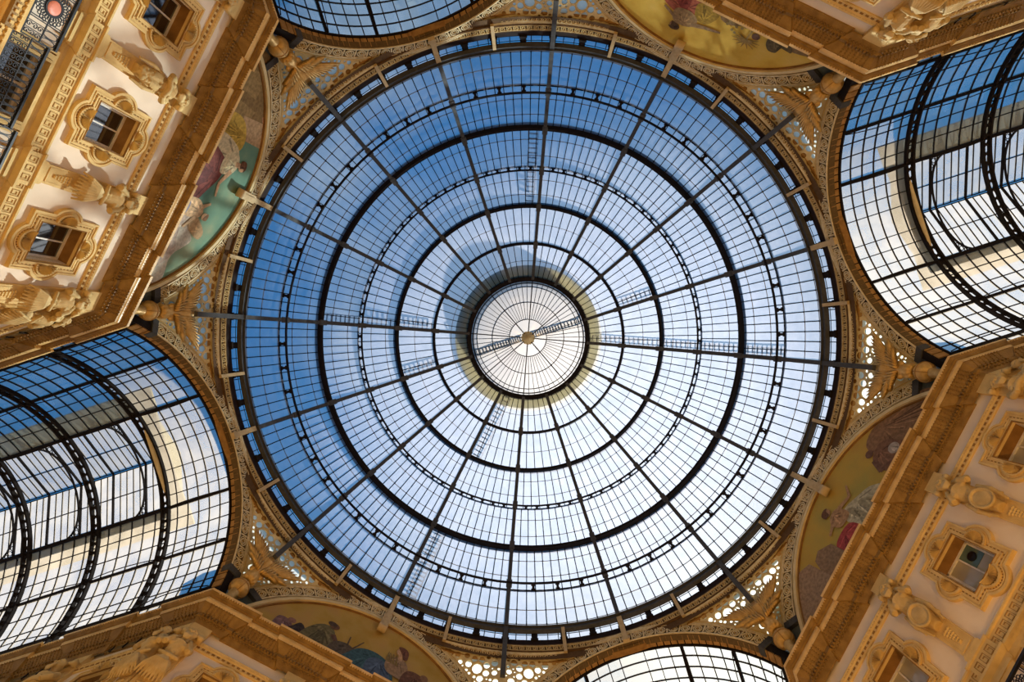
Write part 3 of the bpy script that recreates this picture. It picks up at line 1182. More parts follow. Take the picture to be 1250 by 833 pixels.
# teal-sky mural: seated woman in red and cream, yellow cloth behind, stone wall at one side, small winged child
S += [('painted_wall', (0.20, 0.12, 0.04), [(6.8, 24), (6.8, 28.2), (5.0, 28.8), (3.0, 28.0), (2.3, 26.0), (2.3, 24)], False),
      ('painted_wall', (0.27, 0.17, 0.06), [(5.8, 24), (5.8, 26.9), (4.6, 26.9), (4.6, 24)], False),
      ('painted_wall', (0.27, 0.17, 0.06), [(4.1, 25.2), (4.1, 27.3), (3.1, 27.0), (3.1, 25.2)], False),
      ('painted_column', (0.42, 0.27, 0.13), [(3.6, 26.6), (4.0, 29.2), (2.7, 29.5), (2.5, 27.2)], False),
      ('painted_disc', (0.40, 0.20, 0.10), blob(4.1, 28.3, .22, .26), True),
      ('painted_cloud', (0.52, 0.46, 0.34), [(-1.2, 25), (-1.6, 26.9), (-2.6, 26.5), (-3.4, 27.2), (-4.4, 26.3), (-5.8, 26.4), (-6.6, 25), (-4, 24)], True),
      ('painted_cloud', (0.44, 0.34, 0.25), [(-1.4, 25), (-2.0, 26.2), (-3.0, 25.9), (-4.2, 26.4), (-5.2, 25.6), (-6.4, 25.3), (-5, 24)], True),
      ('painted_woman', (0.50, 0.32, 0.05), [(1.6, 25.6), (1.8, 27.3), (2.5, 27.6), (3.3, 27.0), (3.5, 26.1), (3.1, 25.2)], True),
      ('painted_woman', (0.36, 0.22, 0.03), [(2.4, 25.4), (2.6, 27.0), (2.9, 27.0), (2.8, 25.4)], True),
      ('painted_woman', (0.62, 0.50, 0.28), [(1.0, 25.4), (0.9, 27.2), (1.5, 27.7), (2.1, 27.2), (2.3, 25.6)], True),
      ('painted_woman', (0.18, 0.05, 0.035), [(-1.5, 25.0), (-1.5, 26.0), (-0.7, 26.5), (0.2, 27.0), (1.0, 27.0), (1.4, 26.3), (1.7, 25.0), (.3, 24.6)], True),
      ('painted_woman', (0.12, 0.033, 0.026), [(-.9, 25.2), (-.3, 26.1), (.6, 26.2), (.3, 25.9), (-.2, 25.2)], True),
      ('painted_woman', (0.62, 0.52, 0.30), [(0.5, 26.8), (0.7, 27.7), (1.3, 27.95), (1.8, 27.5), (1.5, 26.7)], True),
      ('painted_woman', SKIN, limb((.8, 27.6), (-.1, 27.1), .16, .10), False),
      ('painted_woman', SKIN, limb((-.1, 27.15), (-.75, 27.35), .11, .07), False),
      ('painted_woman', SKIN, limb((1.25, 27.7), (1.3, 28.2), .14, .12), False),
      ('painted_woman', SKIN, blob(1.22, 28.3, .22, .28), True),
      ('painted_woman', (0.12, 0.05, 0.02), [(1.15, 28.15), (1.55, 28.1), (1.6, 28.5), (1.3, 28.68), (1.05, 28.55), (1.25, 28.45)], True),
      ('painted_angel', (0.42, 0.27, 0.12), [(-2.0, 26.6), (-2.7, 27.7), (-3.2, 27.6), (-3.0, 26.9), (-2.6, 26.4)], True),
      ('painted_angel', (0.52, 0.34, 0.17), [(-1.3, 25.4), (-1.2, 26.4), (-1.7, 27.0), (-2.1, 26.8), (-2.2, 25.9), (-1.9, 25.3)], True),
      ('painted_angel', (0.52, 0.34, 0.17), blob(-1.95, 27.28, .2, .24), True),
      ('painted_angel', (0.22, 0.11, 0.04), [(-2.1, 27.2), (-2.15, 27.5), (-1.9, 27.58), (-1.75, 27.45)], True),
      ('painted_angel', (0.52, 0.34, 0.17), limb((-1.5, 26.8), (-1.2, 27.3), .12, .07), False),
      ('painted_angel', (0.52, 0.34, 0.17), limb((-2.1, 26.6), (-2.8, 26.1), .11, .07), False),
      ('painted_angel', (0.20, 0.20, 0.24), [(-1.2, 25.0), (-1.4, 25.8), (-2.1, 25.8), (-2.4, 25.0)], True)]
make_mural('TL', mural_ground('mosaic_teal_sky', [(0.13, 0.27, 0.20), (0.20, 0.34, 0.22), (0.38, 0.41, 0.24)], 0.5), S,
           'teal-sky mural lunette with seated red-robed woman and small winged child')
S = [('painted_figure', (0.36, 0.10, 0.05), [(-2.2, 25.2), (-1.9, 26.4), (-1.0, 27.0), (-.1, 26.9), (.5, 26.2), (.9, 25.2), (0, 24.6), (-1.5, 24.5)], True),
     ('painted_figure', (0.24, 0.05, 0.03), [(-1.4, 25.3), (-1.0, 26.4), (-.5, 26.5), (-.6, 25.3)], True),
     ('painted_figure', (0.30, 0.18, 0.02), [(-.1, 25.7), (0, 26.7), (.6, 26.9), (1.0, 26.2), (.9, 25.6)], True),
     ('painted_figure', (0.30, 0.19, 0.08), [(-1.0, 26.7), (-1.0, 27.5), (-.5, 27.75), (.1, 27.5), (.2, 26.9), (-.3, 26.5)], True),
     ('painted_figure', (0.26, 0.16, 0.07), limb((0, 27.35), (.8, 27.1), .17, .12), False),
     ('painted_figure', (0.26, 0.16, 0.07), limb((.8, 27.12), (1.5, 26.95), .12, .07), False),
     ('painted_figure', (0.26, 0.16, 0.07), limb((-.8, 27.4), (-1.6, 26.9), .13, .07), False),
     ('painted_figure', (0.26, 0.15, 0.07), blob(-.78, 27.95, .23, .28), True),
     ('painted_figure', (0.09, 0.05, 0.02), [(-.95, 27.7), (-.5, 27.85), (-.5, 28.2), (-.8, 28.32), (-1.05, 28.15), (-.85, 28.05)], True),
     ('painted_child', (0.14, 0.08, 0.03), [(-3.4, 25.2), (-3.3, 26.2), (-2.8, 26.5), (-2.3, 26.1), (-2.3, 25.2)], True),
     ('painted_child', SKIN_D, blob(-2.9, 26.75, .2, .25), True),
     ('painted_child', (0.10, 0.08, 0.05), blob(-2.15, 26.5, .25, .3), True),
     ('painted_rock', (0.24, 0.15, 0.06), [(1.0, 24.6), (1.1, 25.9), (1.7, 26.1), (2.5, 25.7), (3.8, 25.6), (5.0, 25.9), (6.4, 25.2), (6, 24)], True),
     ('painted_sphere', (0.13, 0.06, 0.03), blob(3.05, 26.05, .2, .22), True),
     ('painted_bird', (0.12, 0.09, 0.04), [(3.7, 25.3), (3.6, 26.0), (3.9, 26.5), (4.3, 26.45), (4.3, 26.0), (4.9, 26.0), (4.6, 25.5)], True),
     ('painted_palm', (0.26, 0.16, 0.04), limb((2.75, 25.5), (2.75, 26.6), .05, .04), False)]
for k in range(11):
    a = rad(90 + (k - 5) * 26)
    S.append(('painted_palm', (0.26, 0.16, 0.04), limb((2.75, 26.6), (2.75 + .72 * cos(a), 26.6 + .55 * sin(a)), .07, .01), False))
for k in range(13):
    S.append(('painted_shrub', (0.26, 0.18, 0.06), blob(1.5 + .9 * random.random(), 25.7 + .75 * random.random(), .07, .09), True))
make_mural('TR', mural_ground('mosaic_gold_sky', [(0.58, 0.35, 0.05), (0.72, 0.47, 0.08), (0.78, 0.54, 0.13)], 0.6), S,
           'gold-sky mural lunette with red-robed figure stretching an arm and palm leaves')
S = [('painted_sailor', (0.20, 0.11, 0.10), [(3.9, 25.2), (4.2, 26.2), (4.9, 26.3), (5.0, 25.6), (4.8, 24.9)], True),
     ('painted_sailor', (0.05, 0.035, 0.03), [(3.2, 25.0), (3.4, 26.1), (3.8, 26.5), (4.1, 26.0), (4.4, 25.4), (4.2, 24.8)], True),
     ('painted_sailor', (0.26, 0.13, 0.09), blob(4.25, 26.35, .22, .2), True),
     ('painted_worker', (0.15, 0.12, 0.05), [(1.9, 25.2), (2.0, 26.8), (2.4, 27.3), (3.0, 27.1), (3.5, 26.2), (3.5, 25.2)], True),
     ('painted_worker', (0.10, 0.08, 0.035), [(2.3, 25.3), (2.4, 26.4), (2.8, 26.6), (2.8, 25.3)], True),
     ('painted_worker', (0.16, 0.08, 0.04), blob(2.25, 27.45, .27, .24), True),
     ('painted_worker', (0.08, 0.05, 0.03), blob(2.4, 27.55, .26, .18), True),
     ('painted_worker', (0.14, 0.07, 0.04), limb((2.1, 26.8), (1.6, 26.2), .15, .09), False),
     ('painted_plough', (0.11, 0.08, 0.05), [(.5, 25.3), (.6, 26.3), (1.2, 26.7), (1.9, 26.4), (1.9, 25.5)], True),
     ('painted_plough', (0.10, 0.07, 0.04), limb((.9, 26.5), (.5, 27.4), .05, .03), False),
     ('painted_plough', (0.10, 0.07, 0.04), limb((1.2, 26.5), (1.25, 27.3), .05, .03), False),
     ('painted_woman', (0.05, 0.10, 0.11), [(-1.6, 25.0), (-1.3, 26.6), (-.4, 27.1), (.5, 26.9), (1.0, 26.2), (1.3, 25.2), (0, 24.4)], True),
     ('painted_woman', (0.08, 0.11, 0.16), [(-1.4, 25.2), (-1.2, 26.5), (-.5, 26.8), (.0, 26.3), (-.2, 25.2)], True),
     ('painted_woman', (0.30, 0.19, 0.10), [(-2.2, 26.2), (-2.1, 27.2), (-1.7, 27.6), (-1.2, 27.4), (-.9, 26.8), (-1.2, 26.2)], True),
     ('painted_woman', SKIN, limb((-1.6, 27.4), (-1.5, 27.9), .12, .10), False),
     ('painted_woman', SKIN, blob(-1.45, 28.0, .19, .26), True),
     ('painted_woman', (0.15, 0.06, 0.03), [(-1.6, 27.9), (-1.3, 28.35), (-1.6, 28.5), (-1.9, 28.3), (-1.95, 27.7), (-1.75, 27.6)], True),
     ('painted_child', (0.14, 0.065, 0.035), [(-3.4, 25.4), (-3.3, 26.7), (-2.7, 27.1), (-2.1, 26.9), (-1.9, 26.0), (-2.2, 25.2)], True),
     ('painted_child', (0.22, 0.12, 0.06), blob(-3.1, 27.0, .22, .25), True)]
for k in range(12):
    S.append(('painted_grain', (0.22, 0.15, 0.05), limb((-.9 - .06 * k, 26.9), (-1.0 - .05 * k + .3 * random.random(), 27.5 + .2 * random.random()), .03, .02), False))
make_mural('BL', mural_ground('mosaic_ochre_sky', [(0.46, 0.28, 0.05), (0.54, 0.35, 0.09), (0.54, 0.32, 0.11)], 0.6), S,
           'blue-robe mural lunette with reclining woman and stooping worker on ochre sky')
S = [('painted_wing', (0.24, 0.13, 0.06), [(-2.2, 25.2), (-2.8, 26.6), (-3.0, 27.9), (-4.2, 28.1), (-5.6, 27.2), (-6.7, 25.9), (-6.2, 24.4), (-3, 24.2)], True),
     ('painted_man', (0.20, 0.10, 0.05), [(-3.8, 25.2), (-3.7, 26.8), (-3.1, 27.2), (-2.4, 26.9), (-2.2, 25.9), (-2.6, 25.1)], True),
     ('painted_man', (0.16, 0.08, 0.045), blob(-2.7, 27.42, .24, .26), True),
     ('painted_man', (0.16, 0.08, 0.045), limb((-2.5, 26.9), (-2.1, 26.1), .18, .11), False),
     ('painted_man', (0.16, 0.08, 0.045), limb((-2.1, 26.15), (-2.8, 25.8), .12, .08), False),
     ('painted_man', (0.42, 0.33, 0.24), blob(-3.4, 26.1, .3, .35), True),
     ('painted_woman', (0.46, 0.40, 0.24), [(-1.8, 24.9), (-1.3, 26.2), (-.6, 26.7), (.2, 27.1), (.7, 27.0), (.8, 26.3), (.5, 25.4), (-.3, 24.7)], True),
     ('painted_woman', (0.32, 0.27, 0.15), [(-1.0, 25.1), (-.6, 26.3), (-.2, 26.4), (-.4, 25.2)], True),
     ('painted_woman', (0.32, 0.27, 0.15), [(0, 25.3), (0.1, 26.7), (.4, 26.8), (.3, 25.4)], True),
     ('painted_woman', (0.36, 0.06, 0.05), [(.7, 24.8), (.7, 26.1), (1.2, 26.5), (2.1, 26.4), (2.2, 25.6), (1.7, 24.8)], True),
     ('painted_woman', (0.38, 0.22, 0.10), [(.4, 26.7), (.5, 27.6), (1.0, 27.8), (1.4, 27.4), (1.2, 26.7)], True),
     ('painted_woman', (0.38, 0.22, 0.10), limb((.5, 27.5), (-.3, 27.25), .15, .10), False),
     ('painted_woman', (0.38, 0.22, 0.10), limb((-.3, 27.2), (-.75, 27.85), .10, .06), False),
     ('painted_woman', (0.38, 0.22, 0.10), limb((1.2, 27.4), (1.9, 27.1), .13, .08), False),
     ('painted_woman', (0.34, 0.19, 0.09), blob(1.0, 28.15, .22, .27), True),
     ('painted_woman', (0.12, 0.055, 0.025), [(1.0, 27.95), (1.3, 28.0), (1.3, 28.4), (1.0, 28.5), (.78, 28.35), (.95, 28.25)], True),
     ('painted_rock', (0.26, 0.16, 0.08), [(2.0, 24.6), (2.2, 26.8), (2.9, 27.4), (3.4, 27.2), (3.6, 26.4), (3.2, 24.6)], False),
     ('painted_rock', (0.31, 0.20, 0.11), [(3.3, 24.6), (3.7, 27.5), (4.4, 27.9), (5.6, 27.0), (6.6, 25.4), (6.2, 24.4)], False)]
make_mural('BR', mural_ground('mosaic_green_gold_sky', [(0.44, 0.36, 0.09), (0.58, 0.39, 0.08), (0.55, 0.33, 0.08)], 0.45), S,
           'white-robe mural lunette with woman raising one arm beside dark crouching man')

# ================================================================== GLASS VAULTS OF THE ARMS
RV = 7.3
RIBD = [18.66, 22.5, 26.75, 31.0, 35.25, 39.5, 43.75]
NB = len(RIBD) - 1
VLAB = {'L': 'blue glass barrel vault between the teal-sky and blue-robe murals', 'T': 'dark glass barrel vault between the teal-sky and gold-sky murals',
        'R': 'bright glass barrel vault between the gold-sky and white-robe murals', 'B': 'sun-bleached glass barrel vault between the blue-robe and white-robe murals'}


def cyl(d, a, R=RV):
    return Vector((d, R * sin(rad(a)), ZS + R * cos(rad(a))))


def up_v(p):
    return Vector((0, p[1], p[2] - ZS)).normalized()


def make_vault(f):
    t = thing('glass_vault', VLAB[f], 'vault', (0, 0, 0), rad(TH + FACE[f]))
    for ri, d in enumerate(RIBD):
        mb = MB()
        if ri == 0:
            mb.path([cyl(d, -80 + 160 * i / 40, RV - .02) for i in range(41)], .10, .18, upf=up_v)
        else:
            for s in (-.19, .19):
                mb.path([cyl(d + s, -80 + 160 * i / 40, RV - .12) for i in range(41)], .11, .20, upf=up_v)
            nl = 40
            for i in range(nl + 1):
                a = -80 + 160 * i / nl
                for s, w in ((-.13, .22), (0, .13), (.13, .22)):
                    p = cyl(d + s, a, RV - .12)
                    mb.path([p - Vector((.07, 0, 0)), p + Vector((.07, 0, 0))], w, .10, up=up_v(p))
        mb.build('arch_rib', M['iron_dark'], t)
    for a in (-67.5, -45, -22.5, 22.5, 45, 67.5):
        mb = MB()
        mb.path([cyl(RIBD[0], a, RV - .03), cyl(RIBD[-1], a, RV - .03)], .15 if abs(a) == 22.5 else .10, .2, up=up_v(cyl(0, a)))
        for b in range(NB):
            d0, d1 = RIBD[b], RIBD[b + 1]
            pts = []
            for i in range(9):
                q = i / 8
                pts.append(cyl(d0 + (d1 - d0) * q, a, RV - .20 - .26 * 4 * q * (1 - q)))
            mb.tube(pts, .028, 5)
        mb.build('purlin', M['iron_dark'], t)
    for b in range(NB):
        d0, d1 = RIBD[b], RIBD[b + 1]
        for zi in range(8):
            a0 = -90 + 22.5 * zi
            a1 = a0 + 22.5
            if b > 0 and zi in (3, 4):
                continue
            g = MB()
            vs, fs = [], []
            for i in range(7):
                for k in range(2):
                    vs.append(cyl((d0, d1)[k], a0 + (a1 - a0) * i / 6))
            fs = [(2 * i, 2 * i + 1, 2 * i + 3, 2 * i + 2) for i in range(6)]
            g.add(vs, fs, 0, True)
            o = g.build('glass_panel', M['vault_glass'], t)
            gr = MB()
            for k in range(1, 6):
                d = d0 + (d1 - d0) * k / 6
                gr.path([cyl(d, a0 + (a1 - a0) * i / 5) for i in range(6)], .05, .08, upf=up_v)
            for k in range(1, 4 if b == 0 else 3):
                a = a0 + (a1 - a0) * k / (4 if b == 0 else 3)
                gr.path([cyl(d0, a, RV - .02), cyl(d1, a, RV - .02)], .05, .04, up=up_v(cyl(0, a)))
            gr.build('glazing_grid', M['bar'], o)
    # ridge monitor
    E, ZE, ZR = RV * sin(rad(22.5)), ZS + RV * cos(rad(22.5)) + 1.15, ZS + RV + 1.75
    dA, dB = RIBD[1], RIBD[-1]
    fr = MB()
    halves = []
    d = dA
    for b in range(1, NB):
        halves += [(RIBD[b], (RIBD[b] + RIBD[b + 1]) / 2), ((RIBD[b] + RIBD[b + 1]) / 2, RIBD[b + 1])]
    for s in (-1, 1):
        for h0, h1 in halves:
            g = MB()
            g.add([(h0, s * (E + .05), ZE), (h1, s * (E + .05), ZE), (h1, s * .05, ZR), (h0, s * .05, ZR)], [(0, 1, 2, 3)])
            g.add([(h0, s * E, ZE - 1.15), (h1, s * E, ZE - 1.15), (h1, s * E, ZE), (h0, s * E, ZE)], [(0, 1, 2, 3)])
            o = g.build('monitor_pane', M['vault_glass'], t)
            gr = MB()
            for k in range(1, 5):
                d = h0 + (h1 - h0) * k / 5
                gr.path([(d, s * (E + .05), ZE), (d, s * .05, ZR)], .045, .06, up=(0, 0, 1))
                gr.path([(d, s * E, ZE - 1.15), (d, s * E, ZE)], .045, .06, up=(0, 1, 0))
            gr.path([(h0, s * E * .5, (ZE + ZR) / 2), (h1, s * E * .5, (ZE + ZR) / 2)], .06, .08, up=(0, 0, 1))
            gr.build('glazing_grid', M['bar'], o)
        mb = MB()
        mb.box(dA - .4, dB, min(s * E, s * (E + 1.45)), max(s * E, s * (E + 1.45)), ZE - .02, ZE + .10)
        mb.build('monitor_eave', M['lining'], t)
        mb = MB()
        mb.path([(dA, s * .05, ZR), (dB, s * .05, ZR)], .07, .10, up=(0, 0, 1))
        mb.path([(dA, s * (E + .03), ZE - .08), (dB, s * (E + .03), ZE - .08)], .12, .12, up=(0, 0, 1))
        mb.build('monitor_rail', M['iron_dark'], t)
    for i, (h0, h1) in enumerate(halves):
        mb = MB()
        for s in (-1, 1):
            mb.path([(h0, s * E, ZE - .05), (h0, 0, ZR - .03)], .08, .12, up=(0, 0, 1))
            if i % 2 == 1:
                # curved fretwork bracket from eave post to rafter
                pts = [(h0, s * (E - .06) * cos(rad(q * 9)), ZE - 1.1 + 1.75 * sin(rad(q * 9))) for q in range(11)]
                mb.path(pts, .08, .08, up=(1, 0, 0))
                for q in range(0, 6):
                    p = Vector(pts[q + 1])
                    r = .07 + .03 * min(q, 5 - q)
                    c = Vector((h0, p.y + s * (.02 + .06 * min(q, 5 - q)), p.z + .13))
                    mb.path([c + Vector((0, r * cos(2 * PI * k / 8), r * sin(2 * PI * k / 8))) for k in range(8)], .035, .035, up=(1, 0, 0), closed=True)
        mb.build('monitor_rafter', M['iron_dark'], t)
    # gable end of the monitor looking at the octagon
    mb = MB()
    mb.add([(dA + .0, -E - .1, ZE - 1.0), (dA, E + .1, ZE - 1.0), (dA, E + .1, ZE), (dA, 0, ZR), (dA, -E - .1, ZE),
            (dA - .15, -E - .1, ZE - 1.0), (dA - .15, E + .1, ZE - 1.0), (dA - .15, E + .1, ZE), (dA - .15, 0, ZR), (dA - .15, -E - .1, ZE)],
           [(0, 1, 2, 3, 4), (9, 8, 7, 6, 5), (0, 5, 6, 1), (1, 6, 7, 2), (2, 7, 8, 3), (3, 8, 9, 4), (4, 9, 5, 0)])
    mb.box(dA - .35, dA + .1, -E - .2, E + .2, ZE - .12, ZE + .02)
    mb.build('monitor_gable', M['lining'], t)
    return t


v0 = make_vault('L')
for f in ('T', 'R', 'B'):
    c = copy_tree(v0)
    c['label'] = VLAB[f]
    c.rotation_euler.z = rad(TH + FACE[f])

# ================================================================== WALLS AND FACADES
SUR = {'TL': 'upper_left', 'TR': 'upper_right', 'BL': 'lower_left', 'BR': 'lower_right'}
TOPW = 24.25


def wall_body(name, ang, D, s0, s1, openings, label, thick=0.65):
    ss = sorted({s0, s1} | {x for o in openings for x in o[:2]})
    zz = sorted({-1.6, TOPW} | {x for o in openings for x in o[2:]})
    mb = MB()
    for i in range(len(ss) - 1):
        run = None
        for j in range(len(zz) - 1):
            cs, cz = (ss[i] + ss[i + 1]) / 2, (zz[j] + zz[j + 1]) / 2
            hole = any(o[0] < cs < o[1] and o[2] < cz < o[3] for o in openings)
            if not hole:
                if run is None:
                    run = zz[j]
                last = zz[j + 1]
            if run is not None and (hole or j == len(zz) - 2):
                mb.box(D, D + thick, ss[i], ss[i + 1], run, last)
                run = None
    o = mb.build(name, M['plaster'], None, (0, 0, 0), rad(TH + ang))
    return tag(o, label, 'wall', None, 'structure')


def offset_run(path, prof, mb, mat=0, mats=None):
    """sweep a profile (p = distance in front of the wall line, z) along plan points, mitred"""
    P = [Vector((x, y)) for x, y in path]
    K = len(P)
    nor = []
    for i in range(K - 1):
        t = (P[i + 1] - P[i]).normalized()
        nor.append(Vector((-t.y, t.x)))
    mit = []
    for i in range(K):
        a = nor[max(0, i - 1)]
        b = nor[min(K - 2, i)]
        mit.append((a + b) / (1 + a.dot(b)))
    n = len(prof)
    vs = []
    for i in range(K):
        for p, z in prof:
            q = P[i] + mit[i] * p
            vs.append((q.x, q.y, z))
    for i in range(K - 1):
        for k in range(n):
            l = (k + 1) % n
            m = mats[k] if mats else mat
            mb.add([vs[i * n + k], vs[i * n + l], vs[(i + 1) * n + l], vs[(i + 1) * n + k]], [(0, 1, 2, 3)], m)
    mb.add([vs[k] for k in range(n)], [tuple(range(n))], mat)
    mb.add([vs[(K - 1) * n + k] for k in range(n)], [tuple(range(n))[::-1]], mat)


def row(path, p, z, pitch, size, mb, mat=0, shape='box', zc=0.0):
    """repeat a small ornament along a plan line at distance p"""
    P = [Vector((x, y)) for x, y in path]
    K = len(P)
    nor = []
    for i in range(K - 1):
        t = (P[i + 1] - P[i]).normalized()
        nor.append(Vector((-t.y, t.x)))
    for i in range(K - 1):
        t = (P[i + 1] - P[i])
        L = t.length
        if L < .3:
            continue
        t.normalize()
        a = P[i] + nor[i] * p
        c0 = 0.0
        n = max(1, int(L / pitch))
        for k in range(n):
            c = a + t * (L * (k + .5) / n)
            if not seen(fpos_xy(c.x, c.y, z), 30):
                continue
            w, h, dep = size
            if shape == 'box':
                vs = []
                for zz in (z - h / 2, z + h / 2):
                    for u, v in ((-w / 2, -dep / 2), (w / 2, -dep / 2), (w / 2, dep / 2), (-w / 2, dep / 2)):
                        q = c + t * u + nor[i] * v
                        vs.append((q.x, q.y, zz))
                mb.add(vs, [(0, 1, 2, 3), (4, 5, 6, 7), (0, 1, 5, 4), (1, 2, 6, 5), (2, 3, 7, 6), (3, 0, 4, 7)], mat)
            else:
                vs = [(c.x, c.y, z + h / 2), (c.x, c.y, z - h / 2)]
                for u, v in ((-w / 2, 0), (0, dep / 2), (w / 2, 0), (0, -dep / 2)):
                    q = c + t * u + nor[i] * v
                    vs.append((q.x, q.y, z))
                mb.add(vs, [(0, 2, 3), (0, 3, 4), (0, 4, 5), (0, 5, 2), (1, 3, 2), (1, 4, 3), (1, 5, 4), (1, 2, 5)], mat, True)


CUR = 0.0


def fpos_xy(x, y, z):
    a = rad(TH + CUR)
    return Vector((x * cos(a) - y * sin(a), x * sin(a) + y * cos(a), z))


ARM_L = 26.0
C45 = cos(rad(45))


def plan(ress=0.0, half_w=0.95, cornerw=1.25):
    """wall line of one pier in lunette-face coordinates, breaking forward by ress over the figures"""
    pts = []
    # minus arm, coming from its far end
    def armp(e, side):
        # e: distance along the arm from the corner, returns plan point on the arm wall
        return Vector((APO + e * C45, side * (HALF + e * C45)))
    nA = {-1: Vector((-C45, -C45)), 1: Vector((-C45, C45))}
    feats = [5.2, 10.05, 14.9, 19.75]
    if ress:
        for e in reversed(feats):
            pts += [armp(e + half_w, -1), armp(e + half_w, -1) + nA[-1] * ress, armp(e - half_w, -1) + nA[-1] * ress, armp(e - half_w, -1)]
        e = cornerw
        pts += [armp(e, -1), armp(e, -1) + nA[-1] * ress]
        m = (nA[-1] + Vector((-1, 0))) / (1 + nA[-1].dot(Vector((-1, 0))))
        pts.append(Vector((APO, -HALF)) + m * ress)
        pts += [Vector((APO - ress, -HALF + cornerw)), Vector((APO, -HALF + cornerw))]
        for s in (-2.43, 2.43):
            pts += [Vector((APO, s - half_w)), Vector((APO - ress, s - half_w)), Vector((APO - ress, s + half_w)), Vector((APO, s + half_w))]
        pts += [Vector((APO, HALF - cornerw)), Vector((APO - ress, HALF - cornerw))]
        m = (nA[1] + Vector((-1, 0))) / (1 + nA[1].dot(Vector((-1, 0))))
        pts.append(Vector((APO, HALF)) + m * ress)
        pts += [armp(cornerw, 1) + nA[1] * ress, armp(cornerw, 1)]
        for e in feats:
            pts += [armp(e - half_w, 1), armp(e - half_w, 1) + nA[1] * ress, armp(e + half_w, 1) + nA[1] * ress, armp(e + half_w, 1)]
    else:
        pts += [Vector((APO, -HALF)), Vector((APO, HALF))]
    full = [armp(ARM_L, -1)] + pts + [armp(ARM_L, 1)]
    return [(p.x, p.y) for p in full]


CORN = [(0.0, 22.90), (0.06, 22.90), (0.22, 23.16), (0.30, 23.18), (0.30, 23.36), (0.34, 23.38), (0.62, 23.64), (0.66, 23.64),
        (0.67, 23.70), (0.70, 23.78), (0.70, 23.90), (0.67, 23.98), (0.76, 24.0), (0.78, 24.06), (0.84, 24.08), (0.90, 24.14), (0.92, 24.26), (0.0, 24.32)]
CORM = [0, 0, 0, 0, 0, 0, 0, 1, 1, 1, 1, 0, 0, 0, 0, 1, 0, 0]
LBL_C = {'TL': 'golden cornice below the teal-sky mural', 'TR': 'golden cornice edging the gold-sky mural', 'BL': 'brown cornice edging the blue-robe mural', 'BR': 'brown cornice edging the white-robe mural'}
LBL_W = {'TL': 'sunlit cream wall under the teal-sky mural', 'TR': 'cream wall sliver behind the gold-sky mural cornice', 'BL': 'shaded tan wall under the blue-robe mural', 'BR': 'hazy tan wall under the white-robe mural'}
LBL_M = {'TL': 'thin ochre string moulding across the sunlit wall under the teal-sky mural', 'TR': 'thin ochre string moulding behind the gold-sky mural cornice',
         'BL': 'thin ochre string moulding on the shaded wall under the blue-robe mural', 'BR': 'thin ochre string moulding on the hazy wall under white-robe mural'}
LBL_K = {'TL': 'greek key band on the sunlit wall under the teal-sky mural', 'TR': 'greek key band far below the gold-sky mural', 'BL': 'greek key band far below the blue-robe mural', 'BR': 'greek key band on the hazy wall under white-robe mural'}

WIN_S = [-4.93, -0.03, 4.87]
ATT_H = (0.74, 18.95, 20.86)     # half width, bottom and top of the opening
LOW_H = (1.15, 12.6, 16.75)
win_no = trim_no = 0

